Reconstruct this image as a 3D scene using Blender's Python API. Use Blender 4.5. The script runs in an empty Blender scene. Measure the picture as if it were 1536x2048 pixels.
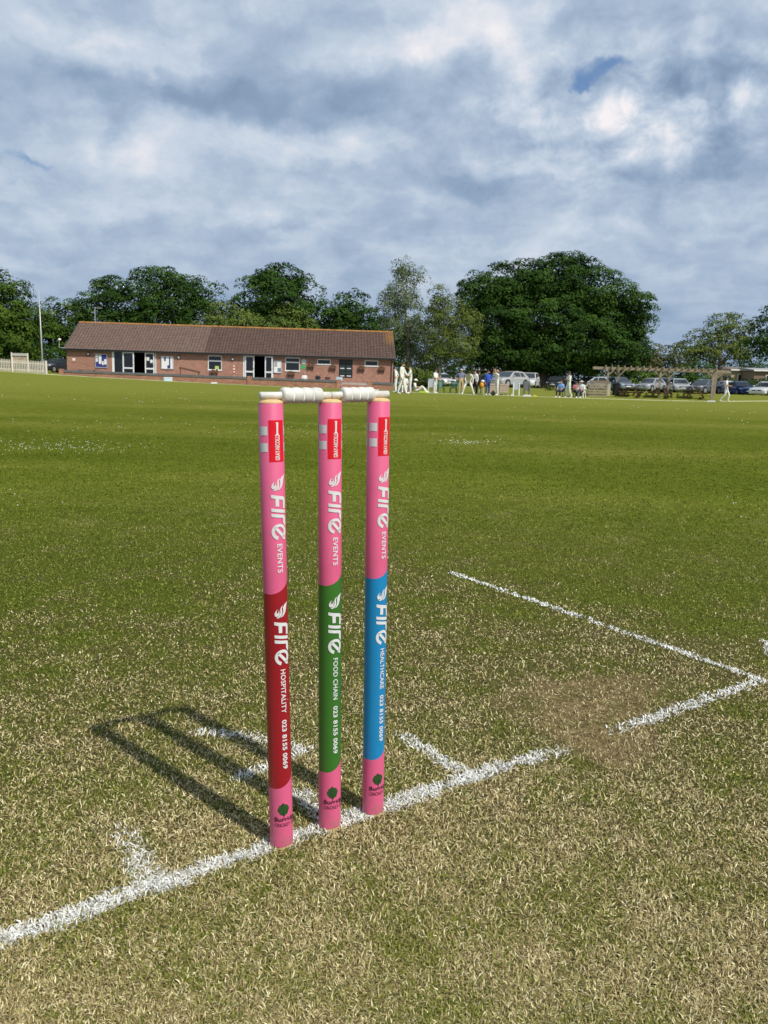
import bpy, bmesh, math, random
import numpy as np
from mathutils import Vector, Matrix

random.seed(7)
RNG = np.random.default_rng(11)
scene = bpy.context.scene
COL = scene.collection

# ------------------------------------------------------------------ camera
FPX = 1667.274                      # focal length in pixels of the 1536 px wide photograph
CAM = np.array([-0.6963, -1.0873, 0.7286])
YAW, PITCH, ROLL = 0.6321, 0.1531, 0.0188
F_ = np.array([math.sin(YAW)*math.cos(PITCH), math.cos(YAW)*math.cos(PITCH), -math.sin(PITCH)])
R0 = np.array([math.cos(YAW), -math.sin(YAW), 0.0])
U0 = np.cross(R0, F_)
R_ = R0*math.cos(ROLL) + U0*math.sin(ROLL)
U_ = -R0*math.sin(ROLL) + U0*math.cos(ROLL)
FH = np.array([math.sin(YAW), math.cos(YAW), 0.0])
cam_data = bpy.data.cameras.new("camera")
cam = bpy.data.objects.new("camera", cam_data)
COL.objects.link(cam)
cam.matrix_world = Matrix(((R_[0], U_[0], -F_[0], CAM[0]), (R_[1], U_[1], -F_[1], CAM[1]),
                           (R_[2], U_[2], -F_[2], CAM[2]), (0, 0, 0, 1)))
cam_data.sensor_fit = 'HORIZONTAL'
cam_data.sensor_width = 36.0
cam_data.lens = FPX/1536.0*36.0
cam_data.clip_start = 0.02
cam_data.clip_end = 3000.0
cam_data.dof.use_dof = True
cam_data.dof.focus_distance = 1.3
cam_data.dof.aperture_fstop = 36.0
scene.camera = cam

# where a direction seen in the photograph lies in the world (used to survey the place)
def ray(u, v):
    return F_ + R_*(u-768)/FPX - U_*(v-1024)/FPX
def P(u, v, D):
    return Vector(CAM + D*ray(u, v))
def hor_v(u):
    a = F_ + R_*(u-768)/FPX
    return 1024 + FPX*a[2]/U_[2]
def terrain(x, y):
    dx, dy = x-CAM[0], y-CAM[1]
    lat = dx*R0[0] + dy*R0[1]
    d = np.sqrt(dx*dx + dy*dy)
    s = np.clip((d-7)/45, 0, 1); s = s*s*(3-2*s)
    l = np.clip(lat, -70, 60)
    z = 0.13 - 0.0125*l + np.where(l < 0, 0.00053*np.maximum(l, -45)**2, 0)
    b = np.clip((d-61.5-0.10*(l-20))/6.0, 0, 1); k = np.clip((l-2)/6, 0, 1)
    z = z - 0.02*np.maximum(l-30, 0)
    z = z + 0.58*b*b*(3-2*b)*k*k*(3-2*k)      # low bank up to the car park
    return s*z
def G(u, D):
    p = CAM + D*ray(u, hor_v(u))
    return Vector((p[0], p[1], float(terrain(p[0], p[1]))))
def px_per_m(D):
    return FPX/D
# ground point on the flat turf near the wicket for a pixel
def ground(u, v, z=0.0):
    d = ray(u, v); t = (z-CAM[2])/d[2]
    return Vector(CAM + t*d)

# ------------------------------------------------------------------ light
SUN_EL = math.radians(49)
sun_to = np.array([0.148, -0.989, 0.0]); sun_to /= np.linalg.norm(sun_to)
SUN_DIR = Vector((sun_to[0]*math.cos(SUN_EL), sun_to[1]*math.cos(SUN_EL), math.sin(SUN_EL)))
sd = bpy.data.lights.new("sun", 'SUN')
sd.energy = 4.3
sd.angle = math.radians(1.5)
sd.color = (1.0, 0.945, 0.86)
sun = bpy.data.objects.new("sun", sd)
sun.rotation_euler = SUN_DIR.to_track_quat('Z', 'Y').to_euler()
COL.objects.link(sun)
scene.view_settings.view_transform = 'Standard'
scene.view_settings.look = 'None'
scene.view_settings.exposure = 0.0
scene.view_settings.gamma = 1.0
scene.cycles.max_bounces = 5
scene.cycles.transparent_max_bounces = 4

# ------------------------------------------------------------------ node helpers
class NT:
    def __init__(self, tree):
        self.t = tree; self.n = tree.nodes; self.l = tree.links
    def new(self, kind, **kw):
        nd = self.n.new(kind)
        for k, v in kw.items():
            setattr(nd, k, v)
        return nd
    def put(self, sock, v):
        if isinstance(v, bpy.types.NodeSocket): self.l.new(v, sock)
        elif v is not None:
            try: sock.default_value = v
            except Exception: sock.default_value = (v, v, v)
    def m(self, op, a, b=None, c=None, clamp=False):
        nd = self.new('ShaderNodeMath', operation=op, use_clamp=clamp)
        self.put(nd.inputs[0], a)
        if b is not None: self.put(nd.inputs[1], b)
        if c is not None: self.put(nd.inputs[2], c)
        return nd.outputs[0]
    def vm(self, op, a, b=None, s=None):
        nd = self.new('ShaderNodeVectorMath', operation=op)
        self.put(nd.inputs[0], a)
        if b is not None: self.put(nd.inputs[1], b)
        if s is not None: self.put(nd.inputs[3], s)
        return nd.outputs['Value'] if op in ('DOT_PRODUCT', 'LENGTH') else nd.outputs[0]
    def noise(self, vec, scale, detail=3.0, rough=0.5, dist=0.0, dim='3D'):
        nd = self.new('ShaderNodeTexNoise', noise_dimensions=dim)
        if vec is not None: self.put(nd.inputs['Vector'], vec)
        nd.inputs['Scale'].default_value = scale
        nd.inputs['Detail'].default_value = detail
        nd.inputs['Roughness'].default_value = rough
        nd.inputs['Distortion'].default_value = dist
        return nd.outputs['Fac']
    def ramp(self, fac, stops, interp='LINEAR'):
        nd = self.new('ShaderNodeValToRGB'); cr = nd.color_ramp; cr.interpolation = interp
        while len(cr.elements) < len(stops): cr.elements.new(0.5)
        for e, (p, c) in zip(cr.elements, stops):
            e.position = p; e.color = (c[0], c[1], c[2], 1) if not isinstance(c, (int, float)) else (c, c, c, 1)
        self.put(nd.inputs[0], fac)
        return nd.outputs[0]
    def mix(self, fac, a, b, blend='MIX'):
        nd = self.new('ShaderNodeMix', data_type='RGBA', blend_type=blend)
        self.put(nd.inputs['Factor'], fac)
        for s, v in ((nd.inputs[6], a), (nd.inputs[7], b)):
            if isinstance(v, tuple) and len(v) == 3: v = (*v, 1)
            self.put(s, v)
        return nd.outputs[2]
    def mr(self, v, a, b, c=0.0, d=1.0, smooth=True):
        nd = self.new('ShaderNodeMapRange', interpolation_type='SMOOTHSTEP' if smooth else 'LINEAR')
        self.put(nd.inputs[0], v)
        for i, x in enumerate((a, b, c, d)): nd.inputs[i+1].default_value = x
        return nd.outputs[0]
    def sep(self, v):
        nd = self.new('ShaderNodeSeparateXYZ'); self.put(nd.inputs[0], v); return nd.outputs
    def comb(self, x, y, z):
        nd = self.new('ShaderNodeCombineXYZ')
        for s, v in zip(nd.inputs, (x, y, z)): self.put(s, v)
        return nd.outputs[0]

def s2l(c):
    return tuple(((x/255.0+0.055)/1.055)**2.4 if x > 10 else x/255.0/12.92 for x in c)

# ------------------------------------------------------------------ world: physical sky seen through a broken cloud deck
world = bpy.data.worlds.new("World"); scene.world = world
world.use_nodes = True
world.cycles.sampling_method = 'MANUAL'; world.cycles.sample_map_resolution = 256
w = NT(world.node_tree); w.n.clear()
out = w.new('ShaderNodeOutputWorld'); bg = w.new('ShaderNodeBackground')
bg.inputs['Strength'].default_value = 1.0
w.l.new(bg.outputs[0], out.inputs[0])
sky = w.new('ShaderNodeTexSky', sky_type='NISHITA')
sky.sun_disc = False
sky.sun_elevation = SUN_EL
sky.sun_rotation = math.atan2(sun_to[0], sun_to[1])
sky.air_density = 1.0; sky.dust_density = 1.2; sky.ozone_density = 1.5
tc = w.new('ShaderNodeTexCoord')
d0 = w.vm('NORMALIZE', tc.outputs['Generated'])
dx, dy, dz = w.sep(d0)
zz = w.m('ADD', w.m('MAXIMUM', dz, 0.0), 0.16)
plane = w.comb(w.m('DIVIDE', dx, zz), w.m('DIVIDE', dy, zz), 0.0)
# rotate the deck a little so its rolls run across the view
mp = w.new('ShaderNodeMapping'); w.l.new(plane, mp.inputs[0])
mp.inputs['Rotation'].default_value = (0, 0, YAW)
deck = mp.outputs[0]
# stretch: rolls of cloud longer across than along
deck_s = w.vm('MULTIPLY', deck, (0.8, 1.0, 1.0))
wrp = w.new('ShaderNodeTexNoise'); w.l.new(deck, wrp.inputs['Vector'])
wrp.inputs['Scale'].default_value = 1.6; wrp.inputs['Detail'].default_value = 4
wv = w.vm('SUBTRACT', wrp.outputs['Color'], (0.5, 0.5, 0.5))
deck_w = w.vm('ADD', deck_s, w.vm('MULTIPLY', wv, (0.35, 0.35, 0.35)))
nbig = w.noise(deck_w, 0.9, 3, 0.5)
nmid = w.noise(deck_w, 2.4, 5, 0.55)
nfin = w.noise(deck_w, 5.5, 6, 0.6)
# direction warped by puff noise so that the placed masses get torn edges
pw = w.new('ShaderNodeTexNoise'); w.l.new(d0, pw.inputs['Vector'])
pw.inputs['Scale'].default_value = 9.0; pw.inputs['Detail'].default_value = 5; pw.inputs['Roughness'].default_value = 0.6
dwarp = w.vm('ADD', d0, w.vm('MULTIPLY', w.vm('SUBTRACT', pw.outputs['Color'], (0.5, 0.5, 0.5)), (0.11, 0.11, 0.09)))
puff = w.noise(w.vm('MULTIPLY', d0, (1, 1, 1.3)), 26.0, 7, 0.62, 0.4)
def mass(u, v, su, sv):
    k = ray(u, v); k = k/np.linalg.norm(k)
    t = np.array([k[1], -k[0], 0]); t /= np.linalg.norm(t)
    up = np.cross(t, k)
    a = w.m('MULTIPLY', w.vm('DOT_PRODUCT', dwarp, tuple(t)), FPX/su)
    b = w.m('MULTIPLY', w.vm('DOT_PRODUCT', dwarp, tuple(up)), FPX/sv)
    q = w.m('ADD', w.m('MULTIPLY', a, a), w.m('MULTIPLY', b, b))
    front = w.m('GREATER_THAN', w.vm('DOT_PRODUCT', d0, tuple(k)), 0.3)
    return w.m('MULTIPLY', w.m('EXPONENT', w.m('MULTIPLY', q, -1.0)), front)
SKY_MASSES = [  # photograph direction, spread, brightness added
    (60, 60, 260, 70, 0.16), (300, 110, 130, 45, 0.20), (860, 90, 150, 40, 0.28), (1040, 25, 140, 30, 0.18),
    (330, 195, 420, 34, -0.19), (720, 170, 260, 50, -0.22), (1120, 130, 160, 40, 0.05),
    (640, 285, 220, 36, 0.20), (300, 330, 240, 40, 0.08), (430, 425, 180, 20, 0.12), (1290, 245, 160, 60, 0.26),
    (1130, 300, 110, 40, 0.20), (1500, 160, 80, 60, 0.12), (1380, 60, 200, 50, -0.08), (1000, 360, 320, 26, -0.13),
    (1400, 340, 220, 24, -0.10), (150, 480, 260, 28, -0.08), (60, 535, 90, 12, 0.12), (1180, 470, 260, 16, 0.08),
    (40, 230, 160, 30, -0.10), (560, 500, 300, 14, 0.06)]
acc = None
for (u_, v_, su_, sv_, amp) in SKY_MASSES:
    g = w.m('MULTIPLY', mass(u_, v_, su_, sv_), amp)
    acc = g if acc is None else w.m('ADD', acc, g)
puff2 = w.noise(w.vm('MULTIPLY', dwarp, (1.0, 1.0, 2.1)), 15.0, 6, 0.58, 0.0)
puff3 = w.noise(w.vm('MULTIPLY', dwarp, (1.0, 1.0, 2.6)), 5.0, 4, 0.5, 0.0)
bright = w.m('ADD', w.m('MULTIPLY', nbig, 0.22), w.m('MULTIPLY', nmid, 0.32))
bright = w.m('ADD', bright, w.m('MULTIPLY', nfin, 0.22))
bright = w.m('ADD', bright, w.m('MULTIPLY', puff2, 0.42))
bright = w.m('ADD', bright, w.m('MULTIPLY', w.m('SUBTRACT', puff3, 0.5), 0.50))
bright = w.m('ADD', w.m('ADD', bright, 0.02), acc)
puff_amt = w.m('ADD', 0.16, w.m('MULTIPLY', mass(1290, 225, 300, 120), 1.0))
bright = w.m('ADD', bright, w.m('MULTIPLY', w.m('SUBTRACT', puff, 0.5), puff_amt))
vo = w.new('ShaderNodeTexVoronoi', feature='F1'); w.l.new(w.vm('MULTIPLY', w.vm('ADD', d0, w.vm('MULTIPLY', w.vm('SUBTRACT', pw.outputs['Color'], (0.5, 0.5, 0.5)), (0.03, 0.03, 0.03))), (1, 1, 1.35)), vo.inputs['Vector'])
vo.inputs['Scale'].default_value = 17.0; vo.inputs['Detail'].default_value = 1.0; vo.inputs['Roughness'].default_value = 0.5
bill = w.m('SUBTRACT', 0.56, vo.outputs['Distance'])
cum = w.m('ADD', mass(1300, 235, 210, 75), mass(1510, 150, 90, 70))
bright = w.m('ADD', bright, w.m('MULTIPLY', bill, w.m('ADD', 0.14, w.m('MULTIPLY', cum, 0.50))))
# towards the horizon the deck evens out into pale blue-grey
lowf = w.mr(dz, 0.02, 0.17)
bright = w.m('ADD', w.m('MULTIPLY', bright, w.mr(dz, 0.02, 0.20, 0.78, 1.0)), w.mr(dz, 0.02, 0.20, 0.10, 0.0))
cloud = w.ramp(bright, [(0.14, s2l((124, 145, 173))), (0.38, s2l((148, 169, 195))), (0.55, s2l((172, 190, 212))),
                        (0.72, s2l((200, 212, 227))), (0.98, s2l((246, 242, 245)))])
low = w.mix(w.mr(bright, 0.35, 0.7), s2l((132, 158, 189)), s2l((168, 187, 209)))
cloud = w.mix(lowf, low, cloud)
hole = w.m('ADD', mass(1225, 130, 55, 16), mass(1180, 160, 40, 14))
hole = w.m('ADD', hole, w.m('MULTIPLY', mass(50, 310, 60, 12), 0.8))
hole = w.m('ADD', hole, w.m('MULTIPLY', w.m('SUBTRACT', puff, 0.5), 0.9))
hole = w.mr(hole, 0.40, 1.05)
skyc = w.vm('MULTIPLY', sky.outputs[0], (0.10, 0.10, 0.10))
skyc = w.mix(0.5, skyc, s2l((92, 140, 200)))
col = w.mix(w.m('MULTIPLY', hole, 0.9), cloud, skyc)
# unseen blue opening added overhead and behind the camera to lower ambient fill
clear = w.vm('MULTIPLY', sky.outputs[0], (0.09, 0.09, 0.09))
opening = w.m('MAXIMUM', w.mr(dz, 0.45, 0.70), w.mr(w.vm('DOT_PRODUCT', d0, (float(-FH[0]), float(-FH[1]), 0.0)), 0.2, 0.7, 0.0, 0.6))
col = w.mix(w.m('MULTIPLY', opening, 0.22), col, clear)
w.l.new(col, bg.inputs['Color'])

# ------------------------------------------------------------------ materials
MATS = {}
def mat(name, color=(0.5, 0.5, 0.5), rough=0.6, metal=0.0, spec=0.5, noise=0.0, nscale=20.0, bump=0.0, bscale=60.0, coat=0.0, srgb=None, trans=0.0):
    if name in MATS: return MATS[name]
    m_ = bpy.data.materials.new(name); m_.use_nodes = True
    t = NT(m_.node_tree); b = t.n['Principled BSDF']
    if srgb is not None: color = s2l(srgb)
    b.inputs['Roughness'].default_value = rough
    b.inputs['Metallic'].default_value = metal
    b.inputs['Specular IOR Level'].default_value = spec
    b.inputs['Coat Weight'].default_value = coat
    c = (*color, 1)
    if noise > 0:
        tcn = t.new('ShaderNodeTexCoord')
        n = t.noise(tcn.outputs['Object'], nscale, 5, 0.6)
        lo = tuple(x*(1-noise) for x in color); hi = tuple(min(1, x*(1+noise)) for x in color)
        t.l.new(t.ramp(n, [(0.3, lo), (0.7, hi)]), b.inputs['Base Color'])
    else:
        b.inputs['Base Color'].default_value = c
    if bump > 0:
        tcn = t.new('ShaderNodeTexCoord')
        bn = t.new('ShaderNodeBump'); bn.inputs['Strength'].default_value = bump; bn.inputs['Distance'].default_value = 0.01
        t.l.new(t.noise(tcn.outputs['Object'], bscale, 4, 0.6), bn.inputs['Height'])
        t.l.new(bn.outputs[0], b.inputs['Normal'])
    MATS[name] = m_
    return m_

# ------------------------------------------------------------------ object helpers
def tag(o, label=None, cat=None, group=None, kind=None):
    if label: o['label'] = label
    if cat: o['category'] = cat
    if group: o['group'] = group
    if kind: o['kind'] = kind
    return o
def empty(name, loc=(0, 0, 0), rotz=0.0, label=None, cat=None, group=None):
    o = bpy.data.objects.new(name, None); COL.objects.link(o)
    o.location = loc; o.rotation_euler = (0, 0, rotz)
    o.empty_display_size = 0.2
    return tag(o, label, cat, group)

class MB:
    """collects simple shapes and links them as ONE mesh object"""
    def __init__(self):
        self.v = []; self.f = []; self.mi = []; self.cur = 0
    def slot(self, i): self.cur = i; return self
    def add(self, vs, fs):
        o = len(self.v); self.v += [tuple(p) for p in vs]
        for f in fs: self.f.append([i+o for i in f]); self.mi.append(self.cur)
        return self
    def box(self, x0, x1, y0, y1, z0, z1):
        vs = [(x, y, z) for z in (z0, z1) for y in (y0, y1) for x in (x0, x1)]
        return self.add(vs, [(0, 2, 3, 1), (4, 5, 7, 6), (0, 1, 5, 4), (1, 3, 7, 5), (3, 2, 6, 7), (2, 0, 4, 6)])
    def beam(self, a, b, wx, wz, up=(0, 0, 1)):
        a = Vector(a); b = Vector(b); d = (b-a).normalized()
        s = d.cross(Vector(up))
        if s.length < 1e-4: s = d.cross(Vector((1, 0, 0)))
        s.normalize(); t = s.cross(d)
        vs = []
        for p in (a, b):
            for (i, j) in ((-1, -1), (1, -1), (1, 1), (-1, 1)):
                vs.append(p + s*i*wx/2 + t*j*wz/2)
        return self.add(vs, [(0, 1, 2, 3), (7, 6, 5, 4), (0, 4, 5, 1), (1, 5, 6, 2), (2, 6, 7, 3), (3, 7, 4, 0)])
    def tube(self, pts, rad, n=8, cap=True):
        pts = [Vector(p) for p in pts]
        if not isinstance(rad, (list, tuple)): rad = [rad]*len(pts)
        vs = []; fs = []
        ref = None
        for i, p in enumerate(pts):
            d = (pts[min(i+1, len(pts)-1)] - pts[max(i-1, 0)]).normalized()
            if ref is None:
                ref = d.orthogonal().normalized()
            s = (ref - d*ref.dot(d)).normalized(); ref = s; t = d.cross(s)
            for k in range(n):
                a = 2*math.pi*k/n
                vs.append(p + (s*math.cos(a) + t*math.sin(a))*rad[i])
        for i in range(len(pts)-1):
            for k in range(n):
                fs.append((i*n+k, i*n+(k+1) % n, (i+1)*n+(k+1) % n, (i+1)*n+k))
        if cap:
            fs.append(tuple(range(n))[::-1]); fs.append(tuple(range((len(pts)-1)*n, len(pts)*n)))
        return self.add(vs, fs)
    def lathe(self, prof, n=24, axis='Z', c=(0, 0, 0)):
        """prof: list of (radius, height)"""
        vs = []; fs = []
        for (r, h) in prof:
            for k in range(n):
                a = 2*math.pi*k/n; x, y = r*math.cos(a), r*math.sin(a)
                p = (x, y, h) if axis == 'Z' else ((h, x, y) if axis == 'X' else (y, h, x))
                vs.append((p[0]+c[0], p[1]+c[1], p[2]+c[2]))
        for i in range(len(prof)-1):
            for k in range(n):
                fs.append((i*n+k, i*n+(k+1) % n, (i+1)*n+(k+1) % n, (i+1)*n+k))
        fs.append(tuple(range(n))[::-1]); fs.append(tuple(range((len(prof)-1)*n, len(prof)*n)))
        return self.add(vs, fs)
    def ball(self, c, rx, ry, rz, n=12, m=8):
        vs = [(c[0], c[1], c[2]-rz)]; fs = []
        for i in range(1, m):
            t = -math.pi/2 + math.pi*i/m
            for k in range(n):
                a = 2*math.pi*k/n
                vs.append((c[0]+rx*math.cos(t)*math.cos(a), c[1]+ry*math.cos(t)*math.sin(a), c[2]+rz*math.sin(t)))
        vs.append((c[0], c[1], c[2]+rz)); L = len(vs)-1
        for k in range(n):
            fs.append((0, 1+(k+1) % n, 1+k)); fs.append((L, L-n+k, L-n+(k+1) % n))
        for i in range(m-2):
            for k in range(n):
                a = 1+i*n
                fs.append((a+k, a+(k+1) % n, a+n+(k+1) % n, a+n+k))
        return self.add(vs, fs)
    def prism(self, poly, y0, y1):
        """poly in XZ, extruded along Y"""
        n = len(poly); vs = [(x, y0, z) for x, z in poly] + [(x, y1, z) for x, z in poly]
        fs = [tuple(range(n)), tuple(range(2*n-1, n-1, -1))]
        fs += [(i, i+n, (i+1) % n+n, (i+1) % n) for i in range(n)]
        return self.add(vs, fs)
    def mesh(self, name, mats):
        me = bpy.data.meshes.new(name)
        me.from_pydata(self.v, [], self.f)
        for m_ in (mats if isinstance(mats, (list, tuple)) else [mats]): me.materials.append(m_)
        me.polygons.foreach_set('material_index', self.mi)
        bm = bmesh.new(); bm.from_mesh(me)
        bmesh.ops.recalc_face_normals(bm, faces=bm.faces)
        bm.to_mesh(me); bm.free()
        return me
    def build(self, name, mats, parent=None, smooth=False, bevel=0.0, loc=None):
        me = self.mesh(name, mats)
        o = bpy.data.objects.new(name, me); COL.objects.link(o)
        if smooth:
            me.polygons.foreach_set('use_smooth', [True]*len(me.polygons))
        if bevel > 0:
            b = o.modifiers.new('bevel', 'BEVEL'); b.width = bevel; b.segments = 2; b.limit_method = 'ANGLE'
        if parent: o.parent = parent
        if loc is not None: o.location = loc
        return o

def np_mesh(name, verts, faces_flat, sizes, mats, attrs=None, smooth=False):
    me = bpy.data.meshes.new(name)
    me.vertices.add(len(verts)); me.vertices.foreach_set('co', np.ascontiguousarray(verts, dtype=np.float32).ravel())
    me.loops.add(len(faces_flat)); me.loops.foreach_set('vertex_index', np.ascontiguousarray(faces_flat, dtype=np.int32))
    me.polygons.add(len(sizes))
    st = np.concatenate(([0], np.cumsum(sizes)[:-1])).astype(np.int32)
    me.polygons.foreach_set('loop_start', st)
    try: me.polygons.foreach_set('loop_total', np.asarray(sizes, dtype=np.int32))
    except Exception: pass
    for k, a in (attrs or {}).items():
        at = me.attributes.new(k, 'FLOAT', 'POINT'); at.data.foreach_set('value', np.asarray(a, dtype=np.float32))
    for m_ in (mats if isinstance(mats, (list, tuple)) else [mats]): me.materials.append(m_)
    me.update(calc_edges=True)
    if smooth: me.polygons.foreach_set('use_smooth', np.ones(len(sizes), dtype=bool))
    return me
def link(name, me, parent=None):
    o = bpy.data.objects.new(name, me); COL.objects.link(o)
    if parent: o.parent = parent
    return o

# value noise in numpy (for scattering only)
_lat = RNG.random((256, 256))
def vnoise(x, y, s=1.0):
    x = np.asarray(x)*s + 1000.3; y = np.asarray(y)*s + 1000.7
    xi = np.floor(x).astype(int); yi = np.floor(y).astype(int); fx = x-xi; fy = y-yi
    fx = fx*fx*(3-2*fx); fy = fy*fy*(3-2*fy)
    g = lambda a, b: _lat[a % 256, b % 256]
    return (g(xi, yi)*(1-fx)+g(xi+1, yi)*fx)*(1-fy) + (g(xi, yi+1)*(1-fx)+g(xi+1, yi+1)*fx)*fy
# ------------------------------------------------------------------ ground
# node group: how straw-dry the turf is (0..1), how bare, and its fresh green, all by place on the field
def turf_group():
    g = bpy.data.node_groups.new("turf", 'ShaderNodeTree')
    g.interface.new_socket("dry", in_out='OUTPUT', socket_type='NodeSocketFloat')
    g.interface.new_socket("bare", in_out='OUTPUT', socket_type='NodeSocketFloat')
    g.interface.new_socket("green", in_out='OUTPUT', socket_type='NodeSocketColor')
    g.interface.new_socket("dist", in_out='OUTPUT', socket_type='NodeSocketFloat')
    t = NT(g); go = t.new('NodeGroupOutput'); ge = t.new('ShaderNodeNewGeometry')
    pos = ge.outputs['Position']
    x, y, z = t.sep(pos)
    flat = t.comb(x, y, 0.0)
    n1 = t.noise(flat, 0.9, 4, 0.6); n2 = t.noise(flat, 4.5, 4, 0.6); n3 = t.noise(flat, 14.0, 3, 0.6); n0 = t.noise(flat, 0.16, 3, 0.5)
    # worn end of the pitch round the wicket
    cx, cy = 0.55, -0.75
    ddx = t.m('MULTIPLY', t.m('SUBTRACT', x, cx), 0.80); ddy = t.m('MULTIPLY', t.m('SUBTRACT', y, cy), 0.92)
    rr = t.m('SQRT', t.m('ADD', t.m('MULTIPLY', ddx, ddx), t.m('MULTIPLY', ddy, ddy)))
    rr = t.m('ADD', rr, t.m('MULTIPLY', t.m('SUBTRACT', n1, 0.5), 2.2))
    dry = t.mr(rr, 0.8, 2.9, 0.64, 0.0)
    amp = t.mr(t.m('SQRT', t.m('ADD', t.m('MULTIPLY', x, x), t.m('MULTIPLY', y, y))), 2.5, 6.0, 1.0, 0.15)
    # fresher grass off the pitch, beyond the return crease
    off = t.m('MULTIPLY', t.mr(t.m('ADD', t.m('SUBTRACT', x, t.m('MULTIPLY', y, 0.09)), t.m('MULTIPLY', n2, 0.25)), 1.38, 1.75), t.mr(y, -0.05, 0.5))
    dry = t.m('MULTIPLY', dry, t.m('SUBTRACT', 1.0, t.m('MULTIPLY', off, 0.85)))
    dry = t.m('ADD', dry, t.m('MULTIPLY', t.m('MULTIPLY', t.m('SUBTRACT', n2, 0.5), 1.9), amp))
    dry = t.m('ADD', dry, t.m('MULTIPLY', t.m('MULTIPLY', t.m('SUBTRACT', n3, 0.5), 1.1), amp))
    far = t.m('SQRT', t.m('ADD', t.m('MULTIPLY', x, x), t.m('MULTIPLY', y, y)))
    # dry scars further out on the square
    scar = t.m('MULTIPLY', t.mr(t.m('ADD', n0, t.m('MULTIPLY', n2, 0.2)), 0.58, 0.80), 0.16)
    dry = t.m('ADD', dry, t.m('MULTIPLY', scar, t.mr(far, 4.0, 8.0)))
    dry = t.m('SUBTRACT', dry, t.mr(far, 3.0, 6.0, 0.0, 0.10), clamp=True)
    # bare footmark
    b = None
    for (px, py, sx, sy, a) in ((ground(1150, 1400)[0], ground(1150, 1400)[1], 0.24, 0.24, 1.0), (ground(1190, 1490)[0], ground(1190, 1490)[1], 0.12, 0.13, 0.9),
                                (ground(1290, 1370)[0], ground(1290, 1370)[1], 0.18, 0.14, 0.45), (ground(1150, 1570)[0], ground(1150, 1570)[1], 0.10, 0.10, 0.5)):
        e1 = t.m('DIVIDE', t.m('SUBTRACT', x, px), sx); e2 = t.m('DIVIDE', t.m('SUBTRACT', y, py), sy)
        q = t.m('MULTIPLY', t.m('EXPONENT', t.m('MULTIPLY', t.m('ADD', t.m('MULTIPLY', e1, e1), t.m('MULTIPLY', e2, e2)), -1.0)), a)
        b = q if b is None else t.m('ADD', b, q)
    b = t.m('ADD', b, t.m('ADD', t.m('MULTIPLY', t.m('SUBTRACT', n3, 0.5), 1.1), t.m('MULTIPLY', t.m('SUBTRACT', n2, 0.5), 0.9)))
    b = t.mr(b, 0.35, 1.25, 0.0, 0.85)
    # green: broad soft patches and faint mowing bands
    c_, s_ = math.cos(0.5), math.sin(0.5)
    band = t.m('SINE', t.m('MULTIPLY', t.m('ADD', t.m('MULTIPLY', x, c_), t.m('MULTIPLY', y, s_)), 0.85))
    across = t.vm('DOT_PRODUCT', flat, tuple(R0)); along = t.vm('DOT_PRODUCT', flat, tuple(FH))
    gn = t.noise(t.comb(t.m('MULTIPLY', across, 0.35), along, 0.0), 0.35, 4, 0.6)
    gv = t.m('ADD', t.m('MULTIPLY', gn, 0.75), t.m('MULTIPLY', n1, 0.28))
    gv = t.m('ADD', gv, t.m('MULTIPLY', band, 0.04))
    green = t.ramp(gv, [(0.30, (0.076, 0.104, 0.011)), (0.5, (0.118, 0.146, 0.017)), (0.68, (0.178, 0.190, 0.034))])
    farmix = t.mr(far, 8.0, 42.0)
    green = t.mix(farmix, green, (0.205, 0.222, 0.042))
    t.l.new(dry, go.inputs['dry']); t.l.new(b, go.inputs['bare']); t.l.new(green, go.inputs['green']); t.l.new(far, go.inputs['dist'])
    return g
TURF = turf_group()

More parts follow.
